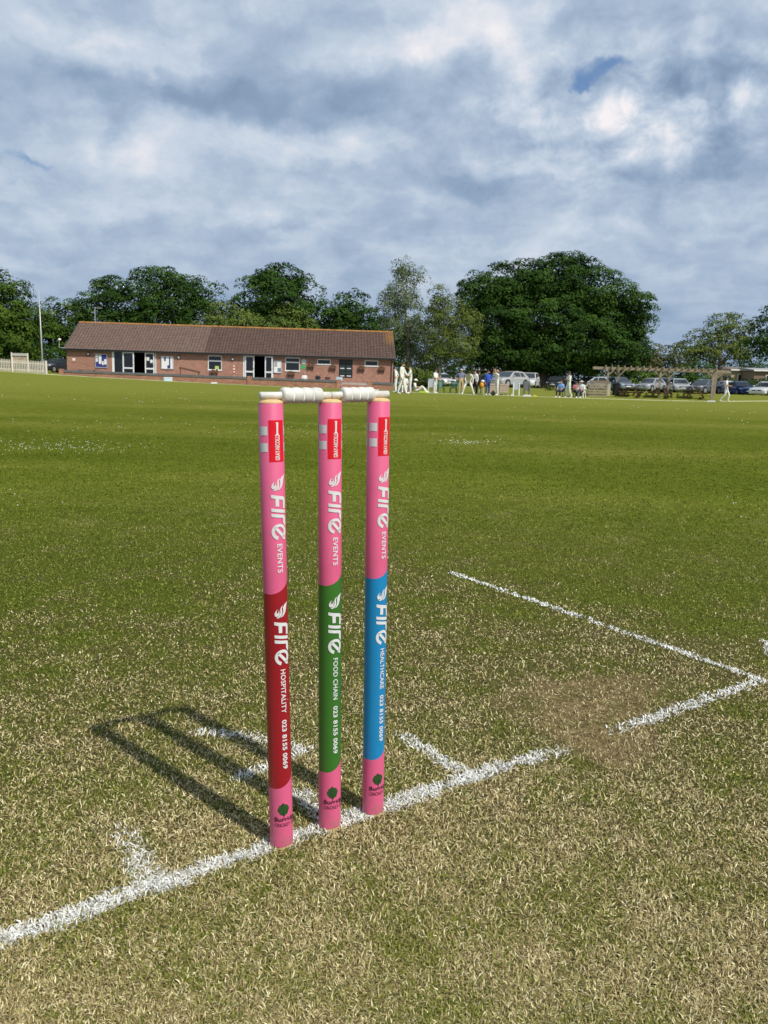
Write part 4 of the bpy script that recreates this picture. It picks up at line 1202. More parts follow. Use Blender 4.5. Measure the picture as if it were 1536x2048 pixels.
# flagpole
p = G(86.5, 76.0)
tp = P(77.5, 580, 76.0)
r = empty("flagpole", p, 0, "tall bare grey flagpole behind the picket fence", "flagpole")
MB().tube([(0, 0, 0), (tp-p)*0.5, tp-p], [0.075, 0.055, 0.03], 10).build("pole", GALV, r, smooth=True)
MB().box(-0.14, 0.14, -0.14, 0.14, 0, 1.25).build("base_box", mat("grey_steel_box", (0.2, 0.21, 0.22), 0.6), r)

# boundary line
def boundary():
    m_ = MB(); pts = []
    for (u, D) in ((-80, 71.6), (0, 71.4), (95, 71.2), (120, 71.8), (400, 71.0), (600, 67.0), (700, 63.0), (790, 59.5), (870, 58.4), (1000, 57.4), (1137, 57.0), (1300, 57.6), (1427, 57.9), (1536, 58.0), (1640, 58.5)):
        pts.append((u, D))
    us = np.linspace(-80, 1640, 120); Ds = np.interp(us, [p[0] for p in pts], [p[1] for p in pts])
    vs = []; fs = []
    for k, (u, D) in enumerate(zip(us, Ds)):
        a = G(u, D-0.06); b = G(u, D+0.06)
        wv_ = 0.5+0.5*float(vnoise(k*0.7, 3.1))
        for q, h in ((a, 0.004), (a, 0.035*wv_+0.015), (b, 0.035*wv_+0.015), (b, 0.004)): vs.append((q.x, q.y, q.z+h))
    for k in range(len(us)-1):
        for j in range(3): fs.append((4*k+j, 4*k+4+j, 4*k+5+j, 4*k+1+j))
    m_.add(vs, fs)
    tag(m_.build("boundary_line", mat("faded_line_paint", (0.58, 0.60, 0.36), 0.9, noise=0.2, nscale=0.8)), "pale painted boundary line along the far edge of the field", None, None, 'structure')
boundary()

# pergola
def pergola():
    A, B = G(1204, 60.5), G(1427, 58.6)
    ex = (B-A); L = ex.length; ex.normalize(); ey = Vector((-ex.y, ex.x, 0)).normalized(); ez = ex.cross(ey)
    r = empty("pergola", A, 0, "long weathered timber pergola in front of the parked cars", "pergola")
    r.matrix_world = Matrix(((ex.x, ey.x, ez.x, A.x), (ex.y, ey.y, ez.y, A.y), (ex.z, ey.z, ez.z, A.z), (0, 0, 0, 1)))
    H = 1.95; W = 2.1
    xs_ = [0.35, L*0.52, L-0.1]
    for y in (0, W):
        for i, x in enumerate(xs_):
            x = x + (0.75 if y > 0 else 0)
            if i == 2: x -= (0.35 if y > 0 else 0)
            po = MB().box(x-0.07, x+0.07, y-0.07, y+0.07, -0.6, H).build("post", TIMBER, r)
            MB().beam((x, y+0.003, H-0.45), (x-0.42, y+0.003, H-0.02), 0.06, 0.08).build("brace", TIMBER, po)
            MB().beam((x, y-0.003, H-0.45), (x+0.42, y-0.003, H-0.02), 0.06, 0.08).build("brace", TIMBER, po)
        MB().box(-0.75, L+(0.9 if y == 0 else 1.3), y-0.04, y+0.04, H, H+0.16).build("long_beam", TIMBER, r)
    n = 18
    for k in range(n):
        x = 0.15+(L-0.1)*k/(n-1)
        MB().box(x-0.035, x+0.035, -0.45, W+0.45, H+0.13, H+0.28).build("rafter", TIMBER, r)
pergola()

# slatted compost bay, white post, bin
p = G(1196, 59.5)
r = empty("slatted_bay", p, facing(p, 4), "slatted timber bay at the left foot of the pergola", "slatted bay")
for k in range(5): MB().box(-0.66, 0.60, -0.03, 0.0, 0.05+k*0.2, 0.19+k*0.2).build("slat", TIMBER, r)
for x in (-0.66, -0.03, 0.60): MB().box(x-0.04, x+0.04, 0.002, 0.08, 0, 1.05).build("slat_post", TIMBER, r)
MB().box(-0.62, -0.58, 0.08, 0.95, 0.05, 1.0).build("side_panel", TIMBER, r)
MB().box(0.52, 0.56, 0.08, 0.95, 0.05, 1.0).build("side_panel", TIMBER, r)
MB().box(-0.55, 0.75, 0.0, 0.9, 1.06, 1.22).build("top_board", mat("grey_brown_board", (0.24, 0.17, 0.12), 0.8), r)
p = G(1218, 60.2); r = empty("marker_post", p, facing(p), "stout white post right of the slatted timber bay", "post")
MB().box(-0.11, 0.11, -0.06, 0.06, 0, 0.98).box(-0.13, 0.13, -0.08, 0.08, 0.98, 1.02).build("post_body", mat("off_white_paint", (0.55, 0.52, 0.42), 0.8), r)
p = G(1232.5, 60.8); r = empty("litter_bin", p, facing(p), "black litter bin left of the picnic tables", "litter bin")
MB().lathe([(0.24, 0.02), (0.27, 0.06), (0.29, 0.82), (0.30, 0.84)], 16).build("bin_body", BLACKP, r)
MB().lathe([(0.31, 0.83), (0.31, 0.87), (0.22, 0.93), (0.05, 0.95)], 16).build("bin_lid", BLACKP, r)

# boundary markers
for (u, D, w_, c, lab) in ((1055, 56.6, 0.30, PAPER, "white boundary marker block in front of the grey display board"), (1070.5, 56.4, 0.14, mat("yellow_disc", (0.70, 0.62, 0.03), 0.6), "small yellow marker disc on the boundary line"),
                        (1025, 57.2, 0.10, PAPER, "small white marker beside the slatted crates"), (1424.5, 57.0, 0.30, PAPER, "white boundary marker block at the foot of the right pergola posts"),
                        (428, 70.5, 0.28, PAPER, "white boundary marker block on the grass left of the middle doors"), (752, 61.5, 0.24, PAPER, "white boundary marker block on the grass right of the terrace steps"), (1063, 56.5, 0.08, mat("yellow_disc"), None)):
    if lab is None: continue
    p = G(u, D); o = MB().prism([(-w_, 0), (w_, 0), (w_*0.8, 0.13), (-w_*0.8, 0.13)], -0.12, 0.12).build("boundary_marker", c, bevel=0.01)
    o.location = p; o.rotation_euler.z = facing(p); tag(o, lab, "boundary marker", "markers along the boundary")
p = G(335.5, 71.4); r = empty("cool_box", p, facing(p, 8), "pale blue and white box on the grass against the low wall", "cool box")
MB().box(-0.36, 0.36, -0.2, 0.2, 0, 0.30).build("box_body", mat("pale_blue_plastic", (0.50, 0.66, 0.74), 0.5), r, bevel=0.02)
MB().box(-0.38, 0.38, -0.22, 0.22, 0.302, 0.36).build("box_lid", PAPER, r, bevel=0.02)

# plastic chairs, display boards, crates
def chair(name, p, rz, m_, label, group=None):
    r = empty(name, p, rz, label, "chair", group)
    MB().box(-0.24, 0.24, -0.24, 0.22, 0.40, 0.44).build("seat", m_, r, bevel=0.01)
    b = MB()
    for k in range(5): b.beam((-0.18+k*0.09, 0.20, 0.44), (-0.18+k*0.09, 0.30, 0.84), 0.06, 0.02)
    b.beam((-0.25, 0.305, 0.86), (0.25, 0.305, 0.86), 0.03, 0.08); b.build("backrest", m_, r)
    for sx in (-1, 1):
        for y0, y1 in ((-0.20, -0.24), (0.18, 0.26)): MB().beam((sx*0.21, y0, 0.40), (sx*0.25, y1, 0.0), 0.04, 0.04).build("leg", m_, r)
        MB().beam((sx*0.26, -0.20, 0.64), (sx*0.26, 0.25, 0.66), 0.05, 0.025).beam((sx*0.26, -0.2, 0.44), (sx*0.26, -0.2, 0.63), 0.03, 0.03).build("armrest", m_, r)
    return r
GCH = mat("dark_green_plastic", (0.02, 0.13, 0.085), 0.45)
p = G(882, 59.6); chair("garden_chair", p, facing(p, 12), GCH, "dark green plastic chair right of the player with joined hands", "green plastic chairs")
p = G(907, 59.4); chair("garden_chair", p, facing(p, -10), GCH, "dark green plastic chair left of the man in khaki trousers", "green plastic chairs")
def board(u, D, w_, h_, m_, legm, label, off=0, z0=0.45):
    p = G(u, D); r = empty("display_board", p, facing(p, off), label, "display board", "display boards by the boundary")
    b = MB().box(-w_/2, w_/2, -0.03, 0.0, z0, z0+h_).build("panel", m_, r)
    for sx in (-1, 1): MB().beam((sx*(w_/2-0.02), -0.06, 0), (sx*(w_/2-0.02), -0.034, z0+h_*0.75), 0.07, 0.05).build("leg", legm, r)
    for sx in (-1, 1): MB().beam((sx*(w_/2-0.06), 0.45, 0), (sx*(w_/2-0.06), 0.02, z0+h_*0.8), 0.04, 0.03).build("stay", legm, r)
board(862.5, 60.0, 0.42, 0.62, mat("pale_blue_grey_panel", (0.45, 0.50, 0.58), 0.6, noise=0.12, nscale=30), PALEWOOD, "pale blue grey board on legs left of the player with joined hands", 0, 0.40)
board(1033, 57.6, 0.44, 0.62, mat("pale_blue_grey_panel"), PAPER, "pale blue grey board on white legs in front of the silver car")
board(1053.5, 58.2, 0.44, 0.66, mat("slate_panel", (0.16, 0.17, 0.185), 0.6), GREYF, "dark slate board on legs in front of the white off-roader", 0, 0.40)
def crate_stack(u, D, w_, label):
    p = G(u, D); r = empty("slatted_crate", p, facing(p, 6), label, "crate", "pale slatted crates by the boundary")
    m_ = mat("pinkish_slats", (0.46, 0.36, 0.30), 0.8, noise=0.2, nscale=8)
    for k in range(4): MB().box(-w_/2, w_/2, -0.02, 0.0, 0.22+k*0.16, 0.35+k*0.16).build("slat", m_, r)
    for x in (-w_/2, 0, w_/2): MB().box(x-0.03, x+0.03, 0.002, 0.06, 0.0, 0.86).build("upright", m_, r)
    MB().box(-w_/2, w_/2, 0.06, 0.55, 0.3, 0.34).build("base_board", m_, r)
crate_stack(988, 58.6, 0.62, "pale slatted crate behind the player with a hand to his head")
crate_stack(1008, 58.6, 0.60, "pale slatted crate in front of the silver car")
# ================================================================== people
SKIN = mat("skin", (0.48, 0.27, 0.19), 0.6)
SKIND = mat("tanned_skin", (0.30, 0.15, 0.10), 0.6)
CREAM = mat("cricket_whites", (0.78, 0.77, 0.71), 0.8, noise=0.05, nscale=9, bump=0.5, bscale=14)
CREAM2 = mat("cricket_cream", (0.66, 0.62, 0.50), 0.8, noise=0.05, nscale=9, bump=0.5, bscale=14)
SHOE = mat("white_shoe", (0.75, 0.75, 0.73), 0.6)
DSHOE = mat("dark_shoe", (0.03, 0.03, 0.035), 0.6)
HAIRD = mat("dark_hair", (0.025, 0.016, 0.010), 0.7)
HAIRG = mat("grey_hair", (0.32, 0.30, 0.28), 0.7)
NAVYC = mat("navy_cloth", (0.012, 0.018, 0.045), 0.8)
BLACKC = mat("black_cloth", (0.012, 0.014, 0.018), 0.8)
BLUEC = mat("royal_blue_cloth", (0.02, 0.07, 0.42), 0.8)
DENIM = mat("blue_denim", (0.03, 0.06, 0.20), 0.85)
KHAKI = mat("khaki_cloth", (0.52, 0.41, 0.21), 0.85)
GREYB = mat("grey_blue_cloth", (0.16, 0.18, 0.27), 0.8)

BASE = dict(pel=(0, 0, .95), wst=(0, 0, 1.08), chs=(0, 0, 1.30), nck=(0, .01, 1.47), hd=(0, -.01, 1.60), top=(0, -.01, 1.70),
            ls=(.185, 0, 1.40), le=(.235, .02, 1.13), lw=(.235, -.05, .89), lh=(.235, -.07, .80),
            rs=(-.185, 0, 1.40), re=(-.235, .02, 1.13), rw=(-.235, -.05, .89), rh=(-.235, -.07, .80),
            lp=(.095, 0, .90), lk=(.11, -.02, .49), la=(.12, .02, .09), lt=(.13, -.17, .035),
            rp=(-.095, 0, .90), rk=(-.11, -.02, .49), ra=(-.12, .02, .09), rt=(-.13, -.17, .035))
EDG = [('pel', 'wst'), ('wst', 'chs'), ('chs', 'nck'), ('nck', 'hd'), ('hd', 'top'), ('chs', 'ls'), ('ls', 'le'), ('le', 'lw'), ('lw', 'lh'),
       ('chs', 'rs'), ('rs', 're'), ('re', 'rw'), ('rw', 'rh'), ('pel', 'lp'), ('lp', 'lk'), ('lk', 'la'), ('la', 'lt'), ('pel', 'rp'), ('rp', 'rk'), ('rk', 'ra'), ('ra', 'rt')]
RAD = dict(pel=.155, wst=.145, chs=.165, nck=.060, hd=.100, top=.075, ls=.075, le=.052, lw=.036, lh=.038, rs=.075, re=.052, rw=.036, rh=.038,
           lp=.105, lk=.070, la=.050, lt=.038, rp=.105, rk=.070, ra=.050, rt=.038)
REG = {('pel', 'wst'): 'T', ('wst', 'chs'): 'S', ('chs', 'nck'): 'S', ('nck', 'hd'): 'H', ('hd', 'top'): 'H', ('chs', 'ls'): 'S', ('ls', 'le'): 'S', ('le', 'lw'): 'A', ('lw', 'lh'): 'K',
       ('chs', 'rs'): 'S', ('rs', 're'): 'S', ('re', 'rw'): 'A', ('rw', 'rh'): 'K', ('pel', 'lp'): 'T', ('lp', 'lk'): 'T', ('lk', 'la'): 'T', ('la', 'lt'): 'F', ('pel', 'rp'): 'T', ('rp', 'rk'): 'T', ('rk', 'ra'): 'T', ('ra', 'rt'): 'F'}
def person(p, off, label, pose=None, shirt=CREAM, trousers=CREAM, shoes=SHOE, skin=SKIN, hair=HAIRD, hat=None, longsleeve=False, height=1.78, pads=False, bulk=1.0, group=None):
    J = {k: Vector(v) for k, v in BASE.items()}
    for k, v in (pose or {}).items(): J[k] = Vector(v)
    s = height/1.78
    root = empty("person", p, facing(p, off), label, "person", group); root.scale = (s, s, s)
    names = list(J); idx = {n: i for i, n in enumerate(names)}
    me = bpy.data.meshes.new("body"); me.from_pydata([J[n] for n in names], [(idx[a], idx[b]) for a, b in EDG], [])
    ob = bpy.data.objects.new("body", me); COL.objects.link(ob)
    sk = ob.modifiers.new("skin", 'SKIN'); sk.use_smooth_shade = True
    for n in names:
        r = RAD[n]*1.0
        rx = r*(1.12 if n in ('pel', 'wst', 'chs') else 1.0)*(bulk if n in ('pel', 'wst', 'chs') else 1); ry = r*(0.72 if n in ('pel', 'wst', 'chs') else 1.0)*(bulk if n in ('pel', 'wst', 'chs') else 1)
        me.skin_vertices[0].data[idx[n]].radius = (rx, ry)
        me.skin_vertices[0].data[idx[n]].use_root = (n == 'pel')
    sb = ob.modifiers.new("sub", 'SUBSURF'); sb.levels = 1; sb.render_levels = 1
    dg = bpy.context.evaluated_depsgraph_get(); dg.update()
    em = bpy.data.meshes.new_from_object(ob.evaluated_get(dg))
    bpy.data.objects.remove(ob); bpy.data.meshes.remove(me)
    em.name = "body"
    mats = {'S': shirt, 'T': trousers, 'A': shirt if longsleeve else skin, 'K': skin, 'F': shoes, 'H': skin}
    order = ['S', 'T', 'A', 'K', 'F', 'H']; em.materials.clear()
    for k in order: em.materials.append(mats[k])
    segs = [(J[a], J[b], REG[(a, b)]) for a, b in EDG]
    for poly in em.polygons:
        c = poly.center; best = (9, 'S')
        for a, b, rg in segs:
            d = b-a; t = max(0, min(1, (c-a).dot(d)/max(1e-9, d.dot(d)))); q = (c-a-d*t).length
            if rg == 'A' and not longsleeve and t < 0.12: rg = 'S'
            if rg == 'H' and t < 0.15 and b == J['hd']: rg = 'S'
            if q < best[0]: best = (q, rg)
        poly.material_index = order.index(best[1]); poly.use_smooth = True
    # hands with fingers, nose and ears joined to the same mesh
    ex = MB(); ex.slot(3)
    for h, w_ in (('lh', 'lw'), ('rh', 'rw')):
        d = (J[h]-J[w_]).normalized(); sd_ = d.cross(Vector((1, 0, .01))).normalized()
        for k in range(4):
            b = J[h]+sd_*(k-1.5)*0.019; ln = (0.062, 0.074, 0.070, 0.056)[k]
            ex.tube([b, b+d*ln*0.55, b+d*ln+d.cross(sd_)*0.015], [0.0095, 0.0085, 0.006], 5)
        b = J[w_]+d*0.03; ex.tube([b, b+sd_*(-0.045)+d*0.02, b+sd_*(-0.055)+d*0.055], [0.011, 0.010, 0.007], 5)
    ex.slot(5)
    fwd = Vector((0, -1, 0)); hd = (J['hd']+J['top'])/2
    axis = (J['top']-J['nck']).normalized(); fw = (fwd-axis*fwd.dot(axis))
    if 'face' in (pose or {}): pass
    fw.normalize(); sd_ = axis.cross(fw)
    hc = J['hd']+axis*0.03
    ex.tube([hc+fw*0.085+axis*0.02, hc+fw*0.118-axis*0.02], [0.008, 0.014], 5)
    for s_ in (-1, 1): ex.ball(tuple(hc+sd_*s_*0.088), 0.012, 0.02, 0.03, 6, 4)
    xm = ex.mesh("x", [mats[k] for k in order])
    bm = bmesh.new(); bm.from_mesh(em); bm.from_mesh(xm); bm.to_mesh(em); bm.free(); bpy.data.meshes.remove(xm)
    body = link("body", em, root)
    # face marks and hair
    f = MB()
    for s_ in (-1, 1): f.ball(tuple(hc+fw*0.088+sd_*s_*0.032+axis*0.018), 0.010, 0.008, 0.006, 6, 4)
    f.beam(hc+fw*0.092-sd_*0.022-axis*0.045, hc+fw*0.092+sd_*0.022-axis*0.045, 0.008, 0.007)
    f.build("face_marks", HAIRD, root)
    top = MB()
    Rm = Matrix((sd_, -fw, axis)).transposed()
    def cap_shape(m_, rx, ry, rz, z0, back=0.0):
        vs0 = len(m_.v); m_.ball((0, 0, 0), rx, ry, rz, 12, 8)
        for i in range(vs0, len(m_.v)):
            x, y, z = m_.v[i]
            if z < z0 - (0.075 if y > 0.0 else 0.0): z = z0 - (0.075 if y > 0.0 else 0.0)
            m_.v[i] = tuple(hc + Rm @ Vector((x, y+back, z+0.005)))
    if hat is None:
        if hair: cap_shape(top, 0.098, 0.108, 0.122, 0.045, 0.012); top.build("hair", hair, root, smooth=True)
    else:
        cap_shape(top, 0.100, 0.112, 0.125, 0.055, 0.008)
        a = hc+axis*0.055
        if hat[1] == 'cap': top.beam(a+fw*0.08, a+fw*0.19-axis*0.015, 0.13, 0.012, up=tuple(axis))
        else:
            n = 14; o = len(top.v)
            ring = [a+(sd_*math.cos(2*math.pi*k/n)+fw*math.sin(2*math.pi*k/n))*r_ - axis*dz_ for (r_, dz_) in ((0.09, 0.0), (0.18, 0.02), (0.18, 0.03), (0.09, 0.012)) for k in range(n)]
            top.add(ring, [(i*n+k, i*n+(k+1) % n, ((i+1) % 4)*n+(k+1) % n, ((i+1) % 4)*n+k) for i in range(4) for k in range(n)])
        top.build("hat" if hat[1] != 'cap' else "cap", hat[0], root, smooth=False)
        if hair:
            h2 = MB(); vs0 = 0; h2.ball((0, 0, 0), 0.095, 0.10, 0.10, 10, 6)
            h2.v = [tuple(hc+Rm @ Vector((x, max(y, 0.0)+0.008, z*0.8-0.01))) for x, y, z in h2.v]; h2.build("hair", hair, root, smooth=True)
    if pads:
        for side, k, a_ in ((1, 'lk', 'la'), (-1, 'rk', 'ra')):
            up = J[k]+Vector((0, -.07, .12)); dn = J[a_]+Vector((0, -.07, .0))
            MB().beam(up, dn, 0.19, 0.10).ball(tuple(J[k]+Vector((0, -.08, .03))), 0.10, 0.08, 0.10, 8, 6).build("batting_pad", SHOE, root, bevel=0.02)
    return root

WALK = dict(lk=(.10, -.20, .52), la=(.10, -.14, .09), lt=(.10, -.33, .05), rk=(-.10, .04, .50), ra=(-.10, .34, .16), rt=(-.10, .20, .04))
AKIMBO = dict(le=(.44, .10, 1.18), lw=(.24, -.04, 1.00), lh=(.18, -.08, .97), re=(-.44, .10, 1.18), rw=(-.24, -.04, 1.00), rh=(-.18, -.08, .97))
LOOKDOWN = dict(hd=(0, -.04, 1.59), top=(0, -.08, 1.685))
def merged(*ds):
    o = {}
    for d in ds: o.update(d)
    return o
# left-hand group
person(G(791.5, 56.0), -100, "cricketer in whites at the clubhouse corner with hand on hip, behind a taller one", merged(dict(re=(-.42, .12, 1.14), rw=(-.22, -.02, .96), rh=(-.16, -.06, .93), hd=(0, -.10, 1.57), top=(0, -.16, 1.65))), height=1.74, longsleeve=False)
person(G(804, 48.5), 70, "tallest cricketer in whites, leaning on a spread leg beside the clubhouse corner",
       merged(LOOKDOWN, dict(lk=(.16, -.06, .50), la=(.22, -.16, .09), lt=(.26, -.34, .04), rk=(-.15, .06, .49), ra=(-.20, .16, .09), rt=(-.22, -.02, .04), le=(.24, -.10, 1.14), lw=(.20, -.30, 1.00), lh=(.18, -.38, .97))), height=1.90, longsleeve=True)
person(G(820.5, 52.5), -82, "cricketer in whites facing the tallest one with an arm held out to him", merged(LOOKDOWN, dict(le=(.22, -.14, 1.16), lw=(.16, -.38, 1.10), lh=(.14, -.46, 1.10), re=(-.25, -.10, 1.14), rw=(-.2, -.34, 1.07), rh=(-.17, -.42, 1.06))), height=1.80)
SEAT = dict(pel=(0, 0, .50), wst=(0, -.01, .62), chs=(0, -.02, .84), nck=(0, -.02, 1.01), hd=(0, -.04, 1.14), top=(0, -.05, 1.24), ls=(.185, -.02, .94), le=(.24, -.08, .68), lw=(.17, -.32, .62), lh=(.15, -.40, .60),
            rs=(-.185, -.02, .94), re=(-.24, -.08, .68), rw=(-.17, -.32, .62), rh=(-.15, -.40, .60), lp=(.10, -.04, .49), lk=(.14, -.44, .50), la=(.14, -.46, .09), lt=(.15, -.62, .035), rp=(-.10, -.04, .49), rk=(-.14, -.44, .50), ra=(-.14, -.46, .09), rt=(-.15, -.62, .035))
p = G(809, 56.5); person(p, 0, "seated cricketer in whites glimpsed between two standing ones", SEAT, height=1.7)
chair("garden_chair", p, facing(p, 0), mat("grey_plastic", (0.3, 0.3, 0.3), 0.6), "grey chair under the cricketer glimpsed between two standing ones")
# seated on the grass facing right
SIT = dict(pel=(0, 0, .13), wst=(0, .06, .26), chs=(0, .10, .50), nck=(0, .08, .67), hd=(0, .05, .80), top=(0, .04, .90), ls=(.185, .12, .60), le=(.22, .20, .36), lw=(.20, .34, .12), lh=(.20, .38, .05),
           rs=(-.185, .12, .60), re=(-.22, .04, .38), rw=(-.12, -.26, .40), rh=(-.11, -.34, .42), lp=(.10, -.06, .13), lk=(.13, -.42, .44), la=(.13, -.74, .09), lt=(.13, -.90, .05), rp=(-.10, -.06, .13), rk=(-.14, -.40, .50), ra=(-.14, -.66, .10), rt=(-.14, -.82, .05))
person(G(833, 56.8), 84, "cricketer in whites and a dark-banded sun hat sitting on the grass with knees up", SIT, hat=(CREAM, 'sun'), height=1.82)
b = G(846, 56.0); o = MB().prism([(-0.30, 0.02), (0.30, 0.02), (0.26, 0.13), (-0.2, 0.16)], -0.12, 0.12).build("kit_bag", mat("lime_fabric", (0.42, 0.62, 0.05), 0.7), bevel=0.02); o.location = b; o.rotation_euler.z = facing(b); tag(o, "lime green bag on the grass beside the sitting cricketer", "bag")
for (u, D, c, w_, lab) in ((797, 57.2, "sky_bag", .22, "sky blue bag on the grass between the legs of the standing cricketers"), (813.5, 57.3, "rust_bag", .30, "rust coloured bag on the grass behind the standing cricketers")):
    b = G(u, D); cc = {"sky_bag": (0.10, 0.42, 0.62), "rust_bag": (0.40, 0.13, 0.04)}[c]
    o = MB().prism([(-w_, 0.02), (w_, 0.02), (w_*0.8, 0.30), (-w_*0.8, 0.30)], -0.15, 0.15).build("kit_bag", mat(c, cc, 0.7), bevel=0.03); o.location = b; o.rotation_euler.z = facing(b); tag(o, lab, "bag")
person(G(870.5, 58.6), 62, "cricketer in whites standing alone by the green chair with hands joined in front", merged(LOOKDOWN, dict(le=(.25, -.06, 1.14), lw=(.10, -.30, .98), lh=(.04, -.36, .94), re=(-.25, -.06, 1.14), rw=(-.10, -.30, .98), rh=(-.04, -.36, .94))), height=1.76, bulk=1.12)
person(G(922, 59.0), 8, "man in a grey blue polo shirt and khaki trousers with hands on his hips", AKIMBO, shirt=GREYB, trousers=KHAKI, shoes=mat("tan_shoe", (0.5, 0.4, 0.3), 0.7), hair=None, hat=(mat("beige_cap", (0.45, 0.42, 0.36), 0.8), 'cap'), height=1.82)
BEND = dict(pel=(0, .10, .86), wst=(0, .03, .98), chs=(0, -.14, 1.17), nck=(0, -.26, 1.32), hd=(0, -.36, 1.40), top=(0, -.43, 1.48), ls=(.19, -.19, 1.24), le=(.27, -.26, 1.00), lw=(.24, -.36, .74), lh=(.22, -.38, .66),
            rs=(-.19, -.19, 1.24), re=(-.24, -.26, 1.00), rw=(-.18, -.30, .80), rh=(-.16, -.32, .72), lp=(.11, .10, .84), lk=(.24, -.02, .47), la=(.36, .02, .09), lt=(.40, -.15, .04), rp=(-.11, .10, .84), rk=(-.26, -.02, .47), ra=(-.36, .02, .09), rt=(-.42, -.15, .04))
person(G(936.5, 56.8), 6, "cricketer in cream bending forward with his feet planted wide apart", BEND, shirt=CREAM2, longsleeve=True, height=1.88)
person(G(950, 58.6), -40, "person in a white top and dark trousers half hidden behind the bending cricketer", merged(LOOKDOWN, dict(re=(-.30, -.10, 1.14), rw=(-.22, -.26, .92), rh=(-.20, -.30, .84))), trousers=BLACKC, shoes=DSHOE, height=1.76, longsleeve=True)
person(G(957.5, 59.6), -8, "person dressed all in black with a flat cap, standing left of the blue jacket", LOOKDOWN, shirt=BLACKC, trousers=BLACKC, shoes=DSHOE, hat=(BLACKC, 'cap'), longsleeve=True, height=1.72, bulk=1.15)
b = G(963.5, 58.6); r = empty("kit_sack", b, facing(b), "orange and cream bag on a low stand beside the person in black", "bag")
MB().ball((0, 0, .68), .16, .14, .22, 12, 8).build("sack", mat("orange_cloth", (0.75, 0.33, 0.03), 0.8), r, smooth=True); MB().ball((.06, 0, .95), .14, .12, .10, 10, 6).build("sack_top", CREAM, r, smooth=True)
for sx in (-1, 1): MB().beam((sx*.12, 0, .5), (sx*.16, 0, 0), .04, .04).build("stand_leg", PALEWOOD, r)
person(G(975.5, 57.8), 28, "man in a royal blue jacket and blue jeans with his back half turned", dict(le=(.26, -.08, 1.14), lw=(.16, -.26, 1.04), lh=(.12, -.32, 1.02)), shirt=BLUEC, trousers=DENIM, hair=HAIRD, longsleeve=True, height=1.74, bulk=1.1)
person(G(994, 56.6), -62, "slim cricketer in whites with a hand raised to his head, by the pale crates", dict(re=(-.20, -.20, 1.52), rw=(-.12, -.22, 1.70), rh=(-.07, -.17, 1.76), le=(.18, -.22, 1.48), lw=(.10, -.22, 1.66), lh=(.05, -.18, 1.72), rk=(-.1, .03, .5), ra=(-.10, .12, .09), rt=(-.12, -.06, .04)), height=1.78, skin=SKIN, hair=mat("fair_hair", (0.4, 0.28, 0.14), 0.7), bulk=0.92)
b = G(987, 57.0); o = MB().ball((0, 0, .17), .17, .13, .17, 12, 8).ball((0.02, -0.12, .17), .07, .06, .07, 8, 6).build("helmet_bag", mat("black_white_bag", (0.10, 0.10, 0.10), 0.6)); o.location = b; tag(o, "small round black bag on the grass at the foot of the pale crates", "bag")
# fielder standing with folded arms
person(G(1137.5, 54.2), -66, "fielder in whites and a dark cap standing on the boundary with folded arms", dict(le=(.26, -.08, 1.16), lw=(.02, -.26, 1.20), lh=(-.06, -.24, 1.22), re=(-.26, -.08, 1.16), rw=(-.02, -.27, 1.17), rh=(.06, -.26, 1.19), rk=(-.10, -.14, .50), ra=(-.10, -.08, .09), rt=(-.10, -.26, .04), lk=(.1, .02, .5), la=(.12, .20, .10), lt=(.12, .03, .04)), skin=SKIND, hat=(HAIRD, 'cap'), height=1.78)
LBLUE = mat("light_blue_cloth", (0.22, 0.38, 0.72), 0.8)
p = G(1122.5, 57.8); person(p, -25, "spectator in light blue seated just left of the fielder with folded arms", SEAT, shirt=LBLUE, trousers=NAVYC, shoes=SHOE, height=1.66); chair("folding_chair", p, facing(p, -25), NAVYC, "navy chair under the spectator in light blue")
p = G(1152, 58.6); person(p, 20, "spectator in a pink and dark top seated left of the white folding chair", SEAT, shirt=mat("pink_dark_cloth", (0.40, 0.14, 0.14), 0.8), trousers=BLACKC, shoes=SHOE, skin=SKIND, height=1.62); chair("folding_chair", p, facing(p, 20), BLACKC, "black chair under the spectator in pink")
p = G(1163, 57.6); person(p, -20, "spectator in a white top and pale hat seated in the white folding chair", SEAT, shirt=CREAM, trousers=NAVYC, shoes=SHOE, hat=(mat("beige_hat", (0.55, 0.48, 0.40), 0.8), 'sun'), height=1.68); chair("folding_chair", p, facing(p, -20), PAPER, "white folding chair left of the slatted timber bay")
person(G(1452.5, 57.4), 84, "cricketer in whites and a dark cap striding past the right end of the pergola", merged(WALK, dict(le=(.24, .02, 1.16), lw=(.18, -.24, 1.12), lh=(.16, -.32, 1.13), re=(-.24, -.02, 1.16), rw=(-.18, -.26, 1.08), rh=(-.16, -.34, 1.08))), hat=(NAVYC, 'cap'), skin=SKIND, height=1.80)
# spectators on the terrace
for (u, v, sh, hr, lab) in ((609.5, 763, CREAM, HAIRG, "grey haired spectator in a white top seated behind the low wall"), (636, 764, BLACKC, SKIN, "bald spectator in a dark top seated behind the low wall")):
    p = on_front(u, v, 3.4); p.z = (WA+(WD-WA)*((u-119)/668.0)).z-0.62
    person(p, 0, lab, SEAT, shirt=sh, trousers=NAVYC, hair=hr, height=1.74, bulk=1.15)
    chair("terrace_chair", p, facing(p), mat("dark_chair", (0.05, 0.05, 0.05), 0.6), "dark chair under the "+lab.split(" seated")[0], None)
p = on_front(655, 764, 3.6); p.z = (WA+(WD-WA)*((655-119)/668.0)).z-0.62; chair("terrace_chair", p, facing(p, 180), BLACKC, "empty black chair on the terrace right of the two seated spectators", None)
p = on_front(678.5, 766, 4.0); p.z = (WA+(WD-WA)*((678-119)/668.0)).z-0.66
